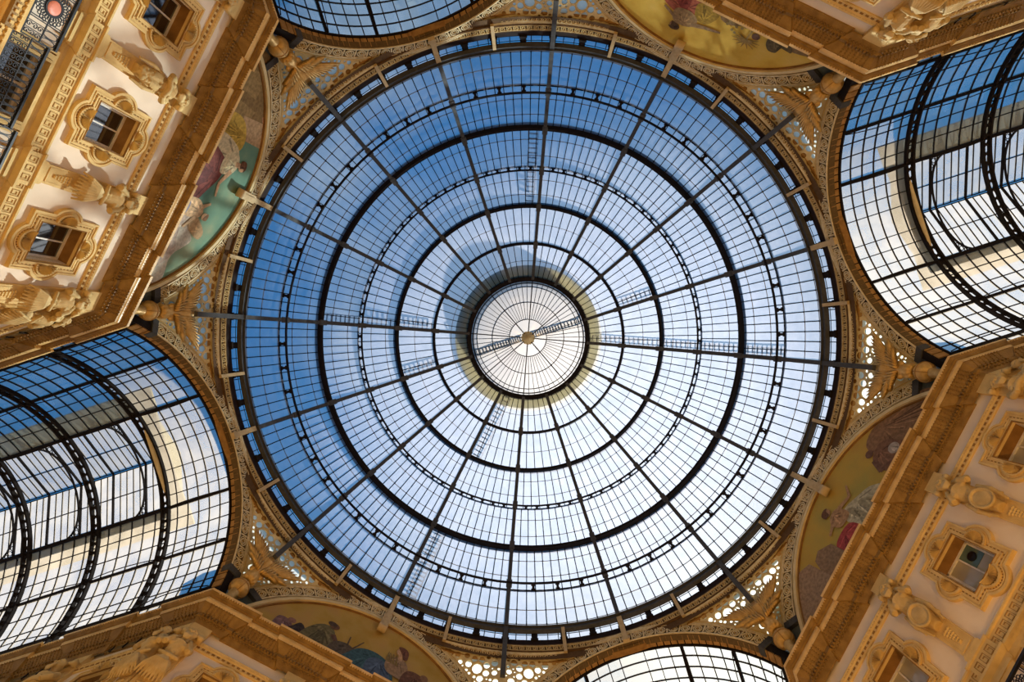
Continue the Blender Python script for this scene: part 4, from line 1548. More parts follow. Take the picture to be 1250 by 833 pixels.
for f in ('TL', 'TR', 'BL', 'BR'):
    ang = FACE[f]
    CUR = ang
    ops = [(s - ATT_H[0], s + ATT_H[0], ATT_H[1], ATT_H[2]) for s in WIN_S if shows(ang, APO, s, 19.9, 55)] + [(s - LOW_H[0], s + LOW_H[0], LOW_H[1], LOW_H[2]) for s in WIN_S if f in ('TL', 'BR') and shows(ang, APO, s, 16.6, 60)]
    wall_body('wall_' + SUR[f], ang, APO, -HALF, HALF, ops, LBL_W[f])
    trim_no += 1
    mb = MB()
    flat = plan()
    res = plan(0.13)
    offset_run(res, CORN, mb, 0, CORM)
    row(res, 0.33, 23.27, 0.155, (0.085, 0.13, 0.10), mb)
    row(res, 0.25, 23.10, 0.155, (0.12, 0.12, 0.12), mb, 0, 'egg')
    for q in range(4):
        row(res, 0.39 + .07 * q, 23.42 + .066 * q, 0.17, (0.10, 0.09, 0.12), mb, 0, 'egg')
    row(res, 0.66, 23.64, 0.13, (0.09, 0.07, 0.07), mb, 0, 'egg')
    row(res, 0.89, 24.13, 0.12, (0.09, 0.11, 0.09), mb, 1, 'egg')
    tag(mb.build('trim_%d' % trim_no, [M['cornice'], M['gild_lit_edge']], None, (0, 0, 0), rad(TH + ang)), LBL_C[f], 'cornice', None, 'structure')
    trim_no += 1
    mb = MB()
    offset_run(flat, [(0, 21.84), (0.05, 21.84), (0.08, 21.88), (0.08, 22.04), (0.12, 22.08), (0.16, 22.20), (0.12, 22.26), (0, 22.28)], mb)
    row(flat, 0.085, 21.96, 0.24, (0.13, 0.07, 0.05), mb, 1)
    row(flat, 0.14, 22.12, 0.13, (0.08, 0.08, 0.06), mb, 0, 'egg')
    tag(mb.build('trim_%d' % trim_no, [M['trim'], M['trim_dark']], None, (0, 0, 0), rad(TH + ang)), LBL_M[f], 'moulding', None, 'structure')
    trim_no += 1
    mb = MB()
    offset_run(plan(0.07, .5, .8), [(0, 16.92), (0.06, 16.92), (0.10, 17.0), (0.10, 17.12), (0.26, 17.20), (0.26, 17.28), (0.10, 17.30), (0.10, 17.86), (0.16, 17.88), (0.16, 17.95), (0, 17.98)], mb)
    # key meander in relief
    def key_at(c, t, nrm):
        for u0, u1, w0, w1 in [(a_ * .62, b_ * .62, c_ * .85, d_ * .85) for a_, b_, c_, d_ in ((-.19, .19, .17, .20), (.16, .19, -.12, .17), (-.10, .19, -.15, -.12), (-.10, -.07, -.12, .08), (-.10, .08, .05, .08), (-.19, -.16, -.20, .20), (-.19, .24, -.23, -.20))]:
            vs = []
            for v in (0.0, 0.02):
                for u, w in ((u0, w0), (u1, w0), (u1, w1), (u0, w1)):
                    q = c + t * u + nrm * v
                    vs.append((q.x, q.y, 17.58 + w))
            mb.add(vs, [(0, 1, 2, 3), (4, 5, 6, 7), (0, 1, 5, 4), (1, 2, 6, 5), (2, 3, 7, 6), (3, 0, 4, 7)], 1)
    kp = [Vector(p) for p in plan(0.07, .5, .8)]
    for i in range(len(kp) - 1):
        t = kp[i + 1] - kp[i]
        L = t.length
        if L < .5:
            continue
        t.normalize()
        nr_ = Vector((-t.y, t.x))
        n = max(1, int(L / .30))
        for k in range(n):
            c = kp[i] + t * (L * (k + .5) / n) + nr_ * 0.10
            if seen(fpos_xy(c.x, c.y, 17.6), 20):
                key_at(c, t, nr_)
    tag(mb.build('trim_%d' % trim_no, [M['trim'], M['trim_mid']], None, (0, 0, 0), rad(TH + ang)), LBL_K[f], 'moulding', None, 'structure')

for f in MUR:
    for sg, lab in ((-1, 'one'), (1, 'two')):
        trim_no += 1
        mb = MB()
        pl = [(18.14, sg * 6.2), (18.14, sg * 7.45), (18.80, sg * 8.20), (19.7, sg * 8.6), (19.7, sg * 6.2)]
        vs = [(x, y, z) for z in (24.25, 28.4) for x, y in pl]
        mb.add(vs, [(0, 1, 2, 3, 4), (9, 8, 7, 6, 5)] + [(i, (i + 1) % 5, 5 + (i + 1) % 5, 5 + i) for i in range(5)])
        side_lab = {'TL': {-1: 'bluest vault', 1: 'dark vault'}, 'TR': {-1: 'dark vault', 1: 'bright vault'}, 'BL': {1: 'bluest vault', -1: 'sun-bleached vault'}, 'BR': {-1: 'bright vault', 1: 'sun-bleached vault'}}[f][sg]
        tag(mb.build('trim_%d' % trim_no, M['pier'], None, (0, 0, 0), rad(TH + FACE[f])), 'grey pier top behind the winged globe where the %s meets the %s' % (MUR[f], side_lab), 'pier', None, 'structure')

ARMW = {'L': 'left', 'T': 'top', 'R': 'right', 'B': 'bottom'}
ARM_WIN = [2.75, 7.62, 12.5]
for f in ('L', 'T', 'R', 'B'):
    for side in (1, -1):
        ang = FACE[f] + 90 * side
        sgn = -side
        s0, s1 = sorted((sgn * APO, sgn * (APO + ARM_L)))
        ops = [(sgn * (APO + e) - ATT_H[0], sgn * (APO + e) + ATT_H[0], ATT_H[1], ATT_H[2]) for e in ARM_WIN if shows(ang, HALF, sgn * (APO + e), 19.9, 25)]
        near = BETWEEN[f][(0 if side == 1 else 1)] if f in 'LR' else BETWEEN[f][(1 if side == 1 else 0)]
        if f == 'R':
            near = 'white-robe' if side == 1 else 'gold-sky'
        if f == 'L':
            near = 'teal-sky' if side == 1 else 'blue-robe'
        if f == 'T':
            near = 'gold-sky' if side == 1 else 'teal-sky'
        if f == 'B':
            near = 'blue-robe' if side == 1 else 'white-robe'
        oth = [x for x in BETWEEN[f] if x != near][0]
        wall_body('wall_%s_arm_%s' % (ARMW[f], near.replace('-', '_')), ang, HALF, s0, s1, ops, 'side wall of the vaulted arm, %s pier facing the %s pier' % (near, oth))

floor = MB()
floor.box(-60, 60, -60, 60, -1.9, -1.6)
tag(floor.build('floor', M['floor']), 'pale marble pavement of the crossing', 'floor', None, 'structure')


# ------------------------------------------------------------------ attic windows
def outline_q(o):
    """quatrefoil-sided square outline, pushed inwards by o"""
    w, h = 1.17 - o, 1.43 - o
    pts = []
    r = 0.68 - o

    def lobe(cx, cz, a0, a1, n=12):
        return [(cx + r * cos(rad(a0 + (a1 - a0) * i / n)), cz + r * sin(rad(a0 + (a1 - a0) * i / n))) for i in range(n + 1)]
    cw, ch = 1.17 - .34, 1.43 - .32
    def half(c, e):
        return deg(math.acos(max(-1, min(1, (e - c) / r))))
    aw, ah = half(cw, w), half(ch, h)
    pts += [(w, -h)] + lobe(cw, 0, -aw, aw) + [(w, h)] + lobe(0, ch, 90 - ah, 90 + ah) + [(-w, h)] + lobe(-cw, 0, 180 - aw, 180 + aw) + [(-w, -h)] + lobe(0, -ch, 270 - ah, 270 + ah)
    return pts


def make_window_meshes():
    me = filled([outline_q(0.0), [(-.76, -.97), (.76, -.97), (.76, .94), (-.76, .94)]], .5, 'surround')
    for v in me.vertices:
        x, y, z = v.co
        v.co = (-.11 if z > 0 else 0.02, x, y)
    bm = bmesh.new()
    bm.from_mesh(me)
    tmp = MB()
    # raised mouldings that follow the outline
    for o, w, h, m in ((.045, .09, .09, 0), (.17, .05, .05, 0), (.30, .09, .07, 0)):
        tmp.path([(-.11, x, z) for x, z in outline_q(o)], w, h, up=(-1, 0, 0), mat=m, closed=True)
    P = outline_q(.235)
    acc = 0.0
    for i in range(len(P)):
        a, b = Vector((-.115, *P[i])), Vector((-.115, *P[(i + 1) % len(P)]))
        L = (b - a).length
        n = max(1, round(L / .16))
        for k in range(n):
            tmp.path([a.lerp(b, (k + .15) / n), a.lerp(b, (k + .6) / n)], .04, .02, up=(-1, 0, 0), mat=1)
    rect = [(-.82, -1.03), (.82, -1.03), (.82, 1.0), (-.82, 1.0)]
    tmp.path([(-.12, x, z) for x, z in rect], .11, .08, up=(-1, 0, 0), closed=True)
    tmp.path([(-.15, x * .95, z * .96) for x, z in rect], .04, .06, up=(-1, 0, 0), closed=True, mat=1)
    mb = MB()
    mb.add([v.co for v in bm.verts], [tuple(v.index for v in fc.verts) for fc in bm.faces], 0)
    bm.free()
    mb.v += []
    o0 = len(mb.v)
    mb.v += tmp.v
    mb.f += [tuple(i + o0 for i in q) for q in tmp.f]
    mb.m += tmp.m
    mb.sm += tmp.sm
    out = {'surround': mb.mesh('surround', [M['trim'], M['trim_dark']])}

    def shell(cx, cz, a):
        mb = MB()
        n = 22
        vs = [(-.16, cx, cz)]
        R = .36
        for i in range(n + 1):
            t = rad(a - 90 + 180 * i / n)
            h = -.05 if i % 2 else -.30
            vs.append((-.12 + .5 * (h + .1), cx + .12 * cos(t), cz + .12 * sin(t)))
            rr = R * (.9 if i % 2 else 1.06)
            vs.append((h, cx + rr * cos(t), cz + rr * sin(t)))
        fs = []
        for i in range(n):
            fs += [(1 + 2 * i, 2 + 2 * i, 4 + 2 * i, 3 + 2 * i), (0, 1 + 2 * i, 3 + 2 * i)]
        mb.add(vs, fs, 0)
        mb.path([(-.15, cx + .42 * cos(rad(a - 88 + 176 * i / 14)), cz + .42 * sin(rad(a - 88 + 176 * i / 14))) for i in range(15)], .07, .09, up=(-1, 0, 0))
        for i in range(11):
            t = rad(a - 82 + 164 * i / 10)
            mb.ell((-.15, cx + R * cos(t), cz + R * sin(t)), (.05, .035, .035), 6)
        return mb.mesh('scallop_shell', [M['trim']])
    out['shells'] = [shell(.86, 0, 0), shell(-.86, 0, 180), shell(0, 1.06, 90), shell(0, -1.08, 270)]
    mb = MB()
    mb.box(.46, .52, -.76, .76, -.97, .96)
    out['pane'] = mb.mesh('pane', [M['pane']])
    out['pane_pale'] = mb.mesh('pane', [M['pane_pale']])
    mb = MB()
    mb.box(.445, .46, -.68, -.02, .05, .90)
    out['pane_teal'] = mb.mesh('teal_pane', [M['pane_teal']])
    mb = MB()
    mb.lathe([(0, -.03), (.15, -.03), (.19, -.01), (.19, .03), (0, .03)], 20, (.43, -.34, .42), axis=(1, 0, 0))
    out['fan'] = mb.mesh('vent_fan', [M['rail']])
    mb = MB()
    for y in (-.71, .71):
        mb.box(.40, .48, y - .05, y + .05, -.95, .93)
    for z in (-.92, .90):
        mb.box(.40, .48, -.76, .76, z - .05, z + .05)
    mb.box(.39, .48, -.03, .03, -.92, .9)
    out['sash'] = mb.mesh('sash', [M['sash']])
    mb = MB()
    mb.box(.0, .66, -.80, -.74, -.99, .97)
    mb.box(.0, .66, .74, .80, -.99, .97)
    mb.box(.0, .66, -.80, .80, .93, .99)
    mb.box(.0, .66, -.80, .80, -1.0, -.96)
    out['reveal'] = mb.mesh('reveal', [M['reveal']])
    return out


WM = make_window_meshes()


def place_window(ang, D, s, label, pale=False, fan=False):
    global win_no
    win_no += 1
    t = thing('window_%d' % win_no, label, 'window', fpos(ang, D, s, 19.91), rad(TH + ang), 'square attic windows in lobed surrounds', 'structure')
    sr = link('surround', WM['surround'], t)
    for sh in WM['shells']:
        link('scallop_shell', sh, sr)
    link('reveal', WM['reveal'], t)
    link('pane', WM['pane_pale' if pale else 'pane'], t)
    if fan:
        q = link('teal_pane', WM['pane_teal'], t)
        link('vent_fan', WM['fan'], q)
    link('sash', WM['sash'], t)
    return t


# ------------------------------------------------------------------ telamon figures
def make_telamon(kind):
    """pilaster shaft, carved half figure, capital; local x outward (into the wall), z from the foot"""
    out = {}
    mb = MB()
    fr = [(Vector((0, 0, z)), Vector((1, 0, 0)), Vector((0, w / 2, 0))) for z, w in ((0, .70), (1.5, .76), (3.2, .80), (4.3, .82))]
    mb.sweep(fr, [(.0, -1), (-.16, -1), (-.16, 1), (.0, 1)])
    mb.sweep([(Vector((0, 0, z)), Vector((1, 0, 0)), Vector((0, w / 2, 0))) for z, w in ((0, .86), (.12, .86), (.2, .74))], [(.0, -1), (-.22, -1), (-.22, 1), (.0, 1)])
    for y in (-.27, .27):
        mb.path([(-.16, y, .35), (-.16, y * 1.06, 2.0)], .04, .04, up=(-1, 0, 0))
    mb.path([(-.16, -.27, .35), (-.16, .27, .35)], .05, .05, up=(-1, 0, 0))
    for k in range(6):          # bellflower drop
        z = .62 + .12 * k
        r = .035 + .012 * k
        for y in (-.5, 0, .5):
            mb.ell((-.18, y * r * 2.4, z), (.05, r, .06), 6)
    out['shaft'] = mb.mesh('pilaster_shaft', [M['trim']])
    mb = MB()
    # hips and trunk
    mb.ell((-.30, 0, 2.15), (.30, .38, .36), 16)
    mb.tube([(-.22, 0, 1.5), (-.30, 0, 2.0), (-.32, 0, 2.45), (-.38, 0, 2.85), (-.40, 0, 3.15), (-.38, 0, 3.40)], [.20, .30, .27, .34, .40, .20], 16)
    for s in (-1, 1):
        mb.ell((-.58, s * .19, 3.0), (.16, .20, .15), 10)          # chest
        mb.ell((-.36, s * .42, 3.22), (.17, .17, .17), 10)         # shoulders
        for k in range(3):
            mb.ell((-.60, s * .09, 2.45 + .14 * k), (.07, .08, .07), 8)
    if kind == 'fan':
        for k in range(9):
            t = (k - 4) / 4
            mb.tube([(-.58, .03 * t, 2.36), (-.66, .26 * t, 2.02), (-.56, .46 * t, 1.64), (-.34, .54 * t, 1.26 + .12 * abs(t))], [.045, .05, .055, .04], 7)
        mb.tube([(-.5, -.42, 2.5), (-.64, 0, 2.36), (-.5, .42, 2.5)], [.07, .09, .07], 8)
        arms = 'up'
    elif kind == 'fruit':
        for k in range(26):
            a = random.random() * 2 * PI
            r = .26 * sqrt(random.random())
            mb.ell((-.58 + .1 * random.random(), r * cos(a), 1.72 + r * 1.1 * sin(a)), (.09, .09, .09), 8)
        for s in (-1, 1):
            for k in range(5):
                mb.tube([(-.5, s * (.38 - .02 * k), 2.55 - .1 * k), (-.64, s * .12, 2.35 - .10 * k), (-.55, -s * .1, 2.10 - .1 * k)], [.05, .06, .04], 6)
            mb.tube([(-.45, s * .40, 2.5), (-.40, s * .48, 2.0), (-.28, s * .42, 1.45)], [.07, .09, .05], 8)
        arms = 'cross'
    else:
        mb.ell((-.66, 0, 1.85), (.09, .36, .48), 20)
        mb.tube([(-.73, .36 * cos(2 * PI * k / 20), 1.85 + .48 * sin(2 * PI * k / 20)) for k in range(20)], .055, 8, closed=True)
        for s in (-1, 1):
            mb.tube([(-.5, s * .40, 2.55), (-.46, s * .48, 2.0), (-.34, s * .36, 1.35)], [.08, .10, .05], 8)
            for k in range(4):
                mb.tube([(-.52, s * (.36 + .02 * k), 2.5 - .16 * k), (-.36, s * .5, 2.2 - .2 * k)], [.05, .04], 6)
        arms = 'up'
    for s in (-1, 1):
        if arms == 'up':
            mb.tube([(-.36, s * .45, 3.24), (-.58, s * .56, 3.02), (-.66, s * .50, 2.86)], [.15, .13, .12], 9)
            mb.tube([(-.66, s * .50, 2.86), (-.66, s * .38, 3.20), (-.52, s * .27, 3.50)], [.12, .11, .08], 9)
            mb.ell((-.50, s * .25, 3.55), (.08, .09, .10), 8)
        else:
            mb.tube([(-.36, s * .45, 3.24), (-.54, s * .54, 2.92), (-.68, s * .34, 2.70)], [.15, .13, .11], 9)
            mb.tube([(-.68, s * .36, 2.70), (-.74, s * .02, 2.78), (-.70, -s * .22, 2.86)], [.11, .10, .08], 9)
    # head with beard and hair
    mb.tube([(-.40, 0, 3.35), (-.50, 0, 3.62)], [.17, .15], 10)
    hc = Vector((-.54, 0, 3.80))
    mb.ell(hc, (.23, .20, .27), 14)
    mb.ell(hc + Vector((-.24, 0, -.02)), (.06, .045, .07), 8)
    for s in (-1, 1):
        mb.ell(hc + Vector((-.20, s * .08, .06)), (.05, .07, .03), 8)
        mb.ell(hc + Vector((0, s * .20, 0)), (.06, .04, .09), 8)
    for k in range(9):
        t = (k - 4) / 4
        mb.tube([hc + Vector((-.18, .12 * t, -.12)), hc + Vector((-.24, .13 * t, -.30)), hc + Vector((-.20, .07 * t, -.46))], [.055, .06, .03], 6)
    for k in range(14):
        t = 2 * PI * k / 14
        mb.ell(hc + Vector((.04 - .14 * abs(cos(t)), .20 * sin(t), .12 + .12 * cos(t))), (.09, .08, .08), 7)
    out['figure'] = remeshed(mb, .022, [M['statue']], 'carved_figure', 0)
    mb = MB()
    mb.box(-.30, .02, -.46, .46, 4.05, 4.20)
    mb.box(-.42, .02, -.40, .40, 4.20, 4.34)
    mb.box(-.22, .02, -.44, .44, 4.34, 5.02)
    for s in (-1, 1):
        mb.lathe([(.12, -.10), (.14, -.06), (.14, .06), (.12, .10)], 12, (-.34, s * .36, 4.14), axis=(1, 0, 0))
    for k in range(5):
        mb.ell((-.42, -.24 + .12 * k, 4.12), (.07, .05, .10), 7)
    out['capital'] = mb.mesh('capital_block', [M['trim']])
    return out


TEL = {k: make_telamon(k) for k in ('fan', 'fruit', 'shield')}


def place_telamon(ang, D, s, kind, label):
    t = thing('telamon_statue', label, 'statue', fpos(ang, D, s, 17.95), rad(TH + ang), 'carved half figures between the attic windows')
    tm = TEL[kind]
    link('pilaster_shaft', tm['shaft'], t)
    link('carved_figure', tm['figure'], t)
    link('capital_block', tm['capital'], t)


# windows and figures that the photograph shows
WLAB = {('TL', 0): 'lobed attic window under the teal-sky mural next to the corner over the bluest vault', ('TL', 1): 'lobed attic window, middle one of the sunlit cream wall',
        ('TL', 2): 'lobed attic window on the sunlit cream wall beside the dark vault corner',
        ('BR', 0): 'lobed attic window on the hazy wall nearest the pale spandrel corner', ('BR', 1): 'lobed attic window with small round dark fan, middle of the hazy tan wall',
        ('BR', 2): 'lobed attic window in the brightest haze of the tan wall', ('BL', 2): 'lobed attic window peeping over the cornice under the blue-robe mural',
        ('TR', 2): 'lobed attic window corner behind the gold-sky mural cornice', ('BL', 1): 'lobed attic window below the plough in the blue-robe mural', ('BL', 0): 'lobed attic window under the grain of the blue-robe mural',
        ('TR', 1): 'lobed attic window behind the palm of the gold-sky mural', ('TR', 0): 'lobed attic window behind the child in the gold-sky mural'}


for f in MUR:
    for i, s in enumerate(WIN_S):
        if shows(FACE[f], APO, s, 19.9, 55):
            place_window(FACE[f], APO, s, WLAB[(f, i)], f == 'BR', (f, i) == ('BR', 1))
TLAB = {('TL', -7.1): 'fan-skirted telamon at the sunlit wall corner over the bluest vault', ('TL', -2.43): 'fan-skirted telamon between the two lower windows of the sunlit wall',
        ('TL', 2.43): 'telamon with fruit basket between the two upper windows of the sunlit wall', ('TL', 7.1): 'telamon at the sunlit wall corner by the dark vault',
        ('BR', -7.1): 'shaded telamon at the hazy wall corner by the pale spandrel', ('BR', -2.43): 'telamon with oval shield between two hazy wall windows, nearer the pale spandrel',
        ('BR', 2.43): 'telamon with oval shield on the hazy wall nearest the glare', ('BR', 7.1): 'telamon at the hazy wall corner in the sun glare',
        ('BL', 7.1): 'shaded telamon at the corner of the blue-robe wall', ('BL', 2.43): 'shaded telamon head below the worker of the blue-robe mural', ('BL', -2.43): 'shaded telamon below the woman of the blue-robe mural',
        ('TR', 7.1): 'telamon at the corner ending the gold-sky cornice', ('TR', 2.43): 'telamon behind the gold-sky cornice', ('TR', -2.43): 'telamon behind red robe of gold-sky mural',
        ('BL', -7.1): 'telamon at the sunlit vault corner of blue-robe wall', ('TR', -7.1): 'telamon at the dark vault corner of gold-sky wall'}
KIND = {'TL': {-7.1: 'fan', -2.43: 'fan', 2.43: 'fruit', 7.1: 'fan'}, 'BR': {-7.1: 'fruit', -2.43: 'shield', 2.43: 'shield', 7.1: 'fruit'}, 'BL': {7.1: 'fan', 2.43: 'fruit', -2.43: 'fan', -7.1: 'fan'}, 'TR': {7.1: 'fan', 2.43: 'fruit', -2.43: 'fan', -7.1: 'fan'}}
for f in MUR:
    for s in (-7.1, -2.43, 2.43, 7.1):
        if shows(FACE[f], APO - .4, s, 21.6, 15):
            place_telamon(FACE[f], APO, s, KIND[f][s], TLAB[(f, s)])
ORD = ['first', 'second', 'third', 'fourth']
for f in ('L', 'T', 'R', 'B'):
    for side in (1, -1):
        ang = FACE[f] + 90 * side
        sgn = -side
        near = {('L', 1): 'teal-sky', ('L', -1): 'blue-robe', ('T', 1): 'gold-sky', ('T', -1): 'teal-sky', ('R', 1): 'white-robe', ('R', -1): 'gold-sky', ('B', 1): 'blue-robe', ('B', -1): 'white-robe'}[(f, side)]
        vt = {'L': 'bluest', 'T': 'dark', 'R': 'bright', 'B': 'sun-bleached'}[f]
        for i, e in enumerate(ARM_WIN):
            if shows(ang, HALF, sgn * (APO + e), 19.9, 25):
                place_window(ang, HALF, sgn * (APO + e), 'lobed attic window, %s from the corner along %s pier under the %s vault' % (ORD[i], near, vt))
        for i, e in enumerate((.40, 5.2, 10.05)):
            if shows(ang, HALF - .4, sgn * (APO + e), 21.8, 5):
                place_telamon(ang, HALF, sgn * (APO + e), ('fan', 'fruit', 'shield')[i], 'telamon, %s from the corner along %s pier under the %s vault' % (ORD[i], near, vt))

# ------------------------------------------------------------------ lower storey: window bays, pilaster blocks and balcony on the two walls that show it
for f in ('TL', 'BR'):
    ang = FACE[f]
    wlab = {'TL': 'sunlit cream wall', 'BR': 'hazy tan wall'}[f]
    for i, s in enumerate(WIN_S):
        if not shows(ang, APO, s, 16.6, 60):
            continue
        win_no += 1
        t = thing('window_%d' % win_no, 'tall window head behind the balcony of the %s, %s' % (wlab, ['by the corner', 'middle bay', 'bay beside the roundel'][i]), 'window', fpos(ang, APO, s, 12.6), rad(TH + ang), None, 'structure')
        mb = MB()
        for o, w, h in ((.10, .2, .16), (.30, .14, .10), (-.05, .10, .22)):
            mb.path([(-h / 2, -LOW_H[0] - o, 0), (-h / 2, -LOW_H[0] - o, 4.15 + o * .5), (-h / 2, LOW_H[0] + o, 4.15 + o * .5), (-h / 2, LOW_H[0] + o, 0)], w, h, up=(-1, 0, 0))
        mb.build('surround', M['trim'], t)
        mb = MB()
        mb.box(.45, .52, -1.15, 1.15, 0, 4.15)
        mb.build('pane', M['pane'], t)
        mb = MB()
        for y in (-1.12, -.04, 1.04):
            mb.box(.38, .46, y, y + .08, 0, 4.15)
        for z in (0.0, 1.3, 2.6, 4.07):
            mb.box(.38, .46, -1.12, 1.12, z, z + .08)
        mb.build('sash', M['sash'], t)
    for s in (-2.43, 2.43):
        if not shows(ang, APO, s, 16.6, 60):
            continue
        t = thing('pilaster', 'plain cream pilaster block under the key band of the %s' % wlab if s > 0 else 'plain pilaster below the lower telamon of the %s' % wlab, 'pilaster', fpos(ang, APO, s, 10), rad(TH + ang))
        mb = MB()
        mb.box(-.20, 0, -.42, .42, 0, 6.6)
        mb.build('shaft', M['plaster'], t)
        mb = MB()
        mb.box(-.26, 0, -.47, .47, 6.6, 6.92)
        mb.box(-.30, 0, -.50, .50, 6.78, 6.86)
        mb.build('capital', M['trim'], t)
    # balcony
    t = thing('balcony', 'black wrought iron balcony with terracotta roundel on the sunlit cream wall' if f == 'TL' else 'black wrought iron balcony at the edge of the hazy tan wall', 'balcony', fpos(ang, APO, 0, 14.2), rad(TH + ang), 'wrought iron balconies')

    def rail_d(s):
        return -1.08 if abs(abs(s) - 2.43) < 1.08 else -0.86
    line = []
    for s in [-7.2, -3.51, -3.51, -1.35, -1.35, 1.35, 1.35, 3.51, 3.51, 7.2]:
        pass
    seg = [(-7.2, -3.51, -.86), (-3.51, -1.35, -1.08), (-1.35, 1.35, -.86), (1.35, 3.51, -1.08), (3.51, 7.2, -.86)]
    for s0, s1, d in seg:
        line += [(d, s0), (d, s1)]
    mb = MB()
    mb.box(-.86, .02, -7.3, 7.3, .10, .42)
    for s in (-2.43, 2.43):
        mb.box(-1.10, .02, s - 1.15, s + 1.15, .08, .44)
    mb.build('slab', M['cornice'], t)
    mb = MB()
    for s0, s1, d in seg:
        for z, dd, h in ((.42, -.06, .10), (.30, -.02, .12), (.12, .10, .12), (.02, .22, .10)):
            mb.box(d + dd, d + dd + .3, s0 - .06, s1 + .06, z - h / 2, z + h / 2)
        n = int((s1 - s0) / .16)
        for k in range(n):
            y = s0 + (s1 - s0) * (k + .5) / n
            mb.box(d - .05, d + .10, y - .045, y + .045, .16, .26)
            mb.ell((d - .02, y, .36), (.07, .06, .05), 6)
    mb.build('slab_moulding', M['trim'], t)
    mb = MB()
    zr0, zr1 = .52, 1.62
    mb.path([(d, s, zr1) for d, s in line], .09, .07, up=(0, 0, 1))
    mb.path([(d, s, zr0) for d, s in line], .06, .05, up=(0, 0, 1))
    mb.path([(d, s, zr0 + .58) for d, s in line], .03, .03, up=(0, 0, 1))
    mb.build('rail_bar', M['rail'], t)
    for s0, s1, d in seg:
        mb = MB()
        medal = abs(abs((s0 + s1) / 2) - 2.43) < .1
        n = int((s1 - s0) / .20)
        for k in range(n + 1):
            y = s0 + (s1 - s0) * k / n
            mid = (s0 + s1) / 2
            if medal and abs(y - mid) < .52:
                continue
            mb.path([(d, y, zr0), (d, y, zr1)], .022, .022, up=(1, 0, 0))
            if k < n and not (medal and abs(y + .1 - mid) < .55):
                yc = y + (s1 - s0) / n / 2
                w = (s1 - s0) / n * .42
                mb.path([(d, yc + w * cos(rad(q * 20)), zr0 + .80 + .24 * sin(rad(q * 20))) for q in range(18)], .022, .022, up=(1, 0, 0), closed=True)
                for zz, sc_ in ((zr0 + .12, 1), (zr0 + .30, -1), (zr0 + .46, 1)):
                    pts = []
                    for q in range(12):
                        r = .015 + .07 * q / 11
                        an = sc_ * 2 * PI * 1.2 * q / 11
                        pts.append((d, yc + r * cos(an), zz + r * sin(an)))
                    mb.path(pts, .02, .02, up=(1, 0, 0))
                mb.ell((d, yc, zr1 - .07), (.02, .05, .04), 6)
        if medal:
            for y in (mid - .52, mid + .52, mid - .46, mid + .46):
                mb.path([(d, y, zr0), (d, y, zr1)], .03, .03, up=(1, 0, 0))
            for q in range(26):
                a = 2 * PI * q / 26
                for r, rr in ((.33, .06), (.45, .05)):
                    y, z = mid + r * cos(a), (zr0 + zr1) / 2 + r * 1.05 * sin(a)
                    if abs(y - mid) < .44:
                        mb.path([(d, y + rr * cos(2 * PI * k / 8), z + rr * sin(2 * PI * k / 8)) for k in range(8)], .02, .02, up=(1, 0, 0), closed=True)
            mb.path([(d, mid + .24 * cos(2 * PI * k / 24), (zr0 + zr1) / 2 + .24 * sin(2 * PI * k / 24)) for k in range(24)], .05, .05, up=(1, 0, 0), closed=True)
        pn = mb.build('rail_panel', M['rail'], t)
        if medal:
            mb = MB()
            mb.lathe([(.0, -.02), (.20, -.02), (.22, 0), (.20, .02), (.0, .02)], 24, (d, mid, (zr0 + zr1) / 2), axis=(1, 0, 0))
            mb.build('roundel', M['medal'], pn)

# ================================================================== LIGHT
SUN_PX = (955, 815)
d = CAMROT.transposed() @ Vector(((SUN_PX[0] - 625) / FPX, (SUN_PX[1] - 416.5) / FPX, 1.0))
d.normalize()
sun = bpy.data.lights.new('sun', 'SUN')
sun.energy = 12.0
sun.angle = rad(1.3)
sun.color = (1.0, 0.95, 0.88)
so = bpy.data.objects.new('sun', sun)
COL.objects.link(so)
so.location = d * 80
so.rotation_euler = d.to_track_quat('Z', 'Y').to_euler()

w = bpy.data.worlds.new('sky')
SC.world = w
w.use_nodes = True
nt = w.node_tree
nt.nodes.clear()
N, Lk = nt.nodes, nt.links
out = N.new('ShaderNodeOutputWorld')
bg = N.new('ShaderNodeBackground')
tc = N.new('ShaderNodeTexCoord')
dot = N.new('ShaderNodeVectorMath')
dot.operation = 'DOT_PRODUCT'
dot.inputs[1].default_value = d
Lk.new(tc.outputs['Generated'], dot.inputs[0])
rp = N.new('ShaderNodeValToRGB')
els = rp.color_ramp.elements
cols = [(0.0, (0.030, 0.19, 0.47)), (0.55, (0.040, 0.24, 0.57)), (0.80, (0.10, 0.35, 0.70)), (0.92, (0.26, 0.50, 0.82)), (0.975, (0.8, 0.86, 0.92)), (1.0, (2.6, 2.4, 2.1))]
while len(els) < len(cols):
    els.new(.5)
for e, (p, c) in zip(els, cols):
    e.position = p
    e.color = (*c, 1)
Lk.new(dot.outputs['Value'], rp.inputs['Fac'])
nz = N.new('ShaderNodeTexNoise')
nz.inputs['Scale'].default_value = 2.2
nz.inputs['Detail'].default_value = 7
nz.inputs['Roughness'].default_value = .55
Lk.new(tc.outputs['Generated'], nz.inputs['Vector'])
cr = N.new('ShaderNodeMapRange')
cr.inputs['From Min'].default_value = .54
cr.inputs['From Max'].default_value = .72
Lk.new(nz.outputs['Fac'], cr.inputs['Value'])
cd = CAMROT.transposed() @ Vector(((775 - 625) / FPX, (490 - 416.5) / FPX, 1.0))   # added white patch overhead, whitening the glass in place of sunlit dust
cd.normalize()
dt2 = N.new('ShaderNodeVectorMath')
dt2.operation = 'DOT_PRODUCT'
dt2.inputs[1].default_value = cd
Lk.new(tc.outputs['Generated'], dt2.inputs[0])
ma = N.new('ShaderNodeMath')
ma.operation = 'MULTIPLY_ADD'
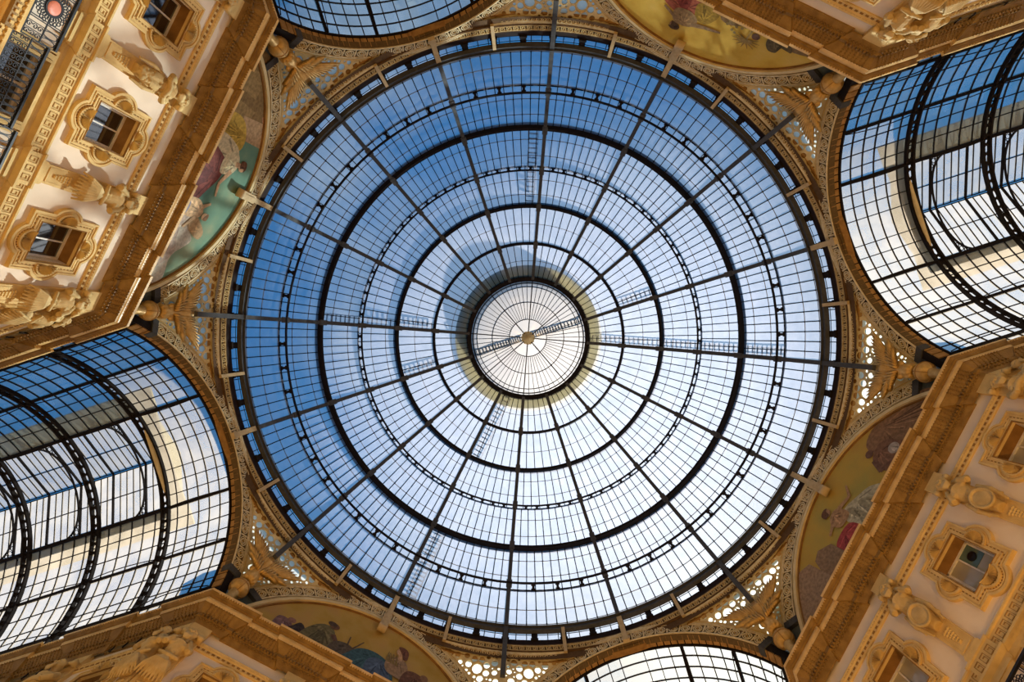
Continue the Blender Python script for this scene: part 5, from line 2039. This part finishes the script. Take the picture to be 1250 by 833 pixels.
ma.inputs[1].default_value = 0.16
Lk.new(nz.outputs['Fac'], ma.inputs[0])
Lk.new(dt2.outputs['Value'], ma.inputs[2])
mr2 = N.new('ShaderNodeMapRange')
mr2.interpolation_type = 'SMOOTHSTEP'
mr2.inputs['From Min'].default_value = 0.915
mr2.inputs['From Max'].default_value = 1.02
mr2.inputs['To Max'].default_value = 0.62
Lk.new(ma.outputs['Value'], mr2.inputs['Value'])
mxm = N.new('ShaderNodeMath')
mxm.operation = 'MAXIMUM'
Lk.new(cr.outputs['Result'], mxm.inputs[0])
Lk.new(mr2.outputs['Result'], mxm.inputs[1])
mx = N.new('ShaderNodeMix')
mx.data_type = 'RGBA'
Lk.new(mxm.outputs['Value'], mx.inputs['Factor'])
Lk.new(rp.outputs['Color'], mx.inputs[6])
mx.inputs[7].default_value = (0.62, 0.70, 0.82, 1)
Lk.new(mx.outputs[2], bg.inputs['Color'])
bg.inputs['Strength'].default_value = 1.0
Lk.new(bg.outputs['Background'], out.inputs['Surface'])

# added warm fill lights, out of view, brightening the shaded facades
def fill_light(ang, dd, z, power, size=1.2):
    l = bpy.data.lights.new('fill_light', 'AREA')
    l.energy = power
    l.size = size
    l.color = (1.0, 0.54, 0.16)
    o = bpy.data.objects.new('fill_light', l)
    COL.objects.link(o)
    p = fpos(ang, dd, 0, z)
    o.location = p + Vector((0, 0, ZO))
    tgt = fpos(ang, 18.2, 0, 25.5)
    o.rotation_euler = (p - tgt).to_track_quat('Z', 'Y').to_euler()


for f in FACE:
    fill_light(FACE[f], 12.0, 5.0, 760 if f in ('BR', 'BL') else 300)

# ================================================================== CAMERA
cam = bpy.data.cameras.new('camera')
cam.sensor_width = 36.0
cam.lens = FPX / 1250 * 36.0
cam.clip_end = 500
co = bpy.data.objects.new('camera', cam)
COL.objects.link(co)
m3 = CAMROT.transposed() @ Matrix(((1, 0, 0), (0, -1, 0), (0, 0, -1)))
co.matrix_world = Matrix.Translation((CAMX, CAMY, ZO)) @ m3.to_4x4()
SC.camera = co

SC.view_settings.view_transform = 'Standard'
SC.view_settings.look = 'None'
SC.view_settings.gamma = 1.0
SC.view_settings.use_curve_mapping = False
SC.view_settings.exposure = 0.0
SC.cycles.transparent_max_bounces = 24
SC.cycles.max_bounces = 8
SC.cycles.diffuse_bounces = 5
SC.cycles.use_denoising = True
SC.cycles.caustics_reflective = False
SC.cycles.caustics_refractive = False
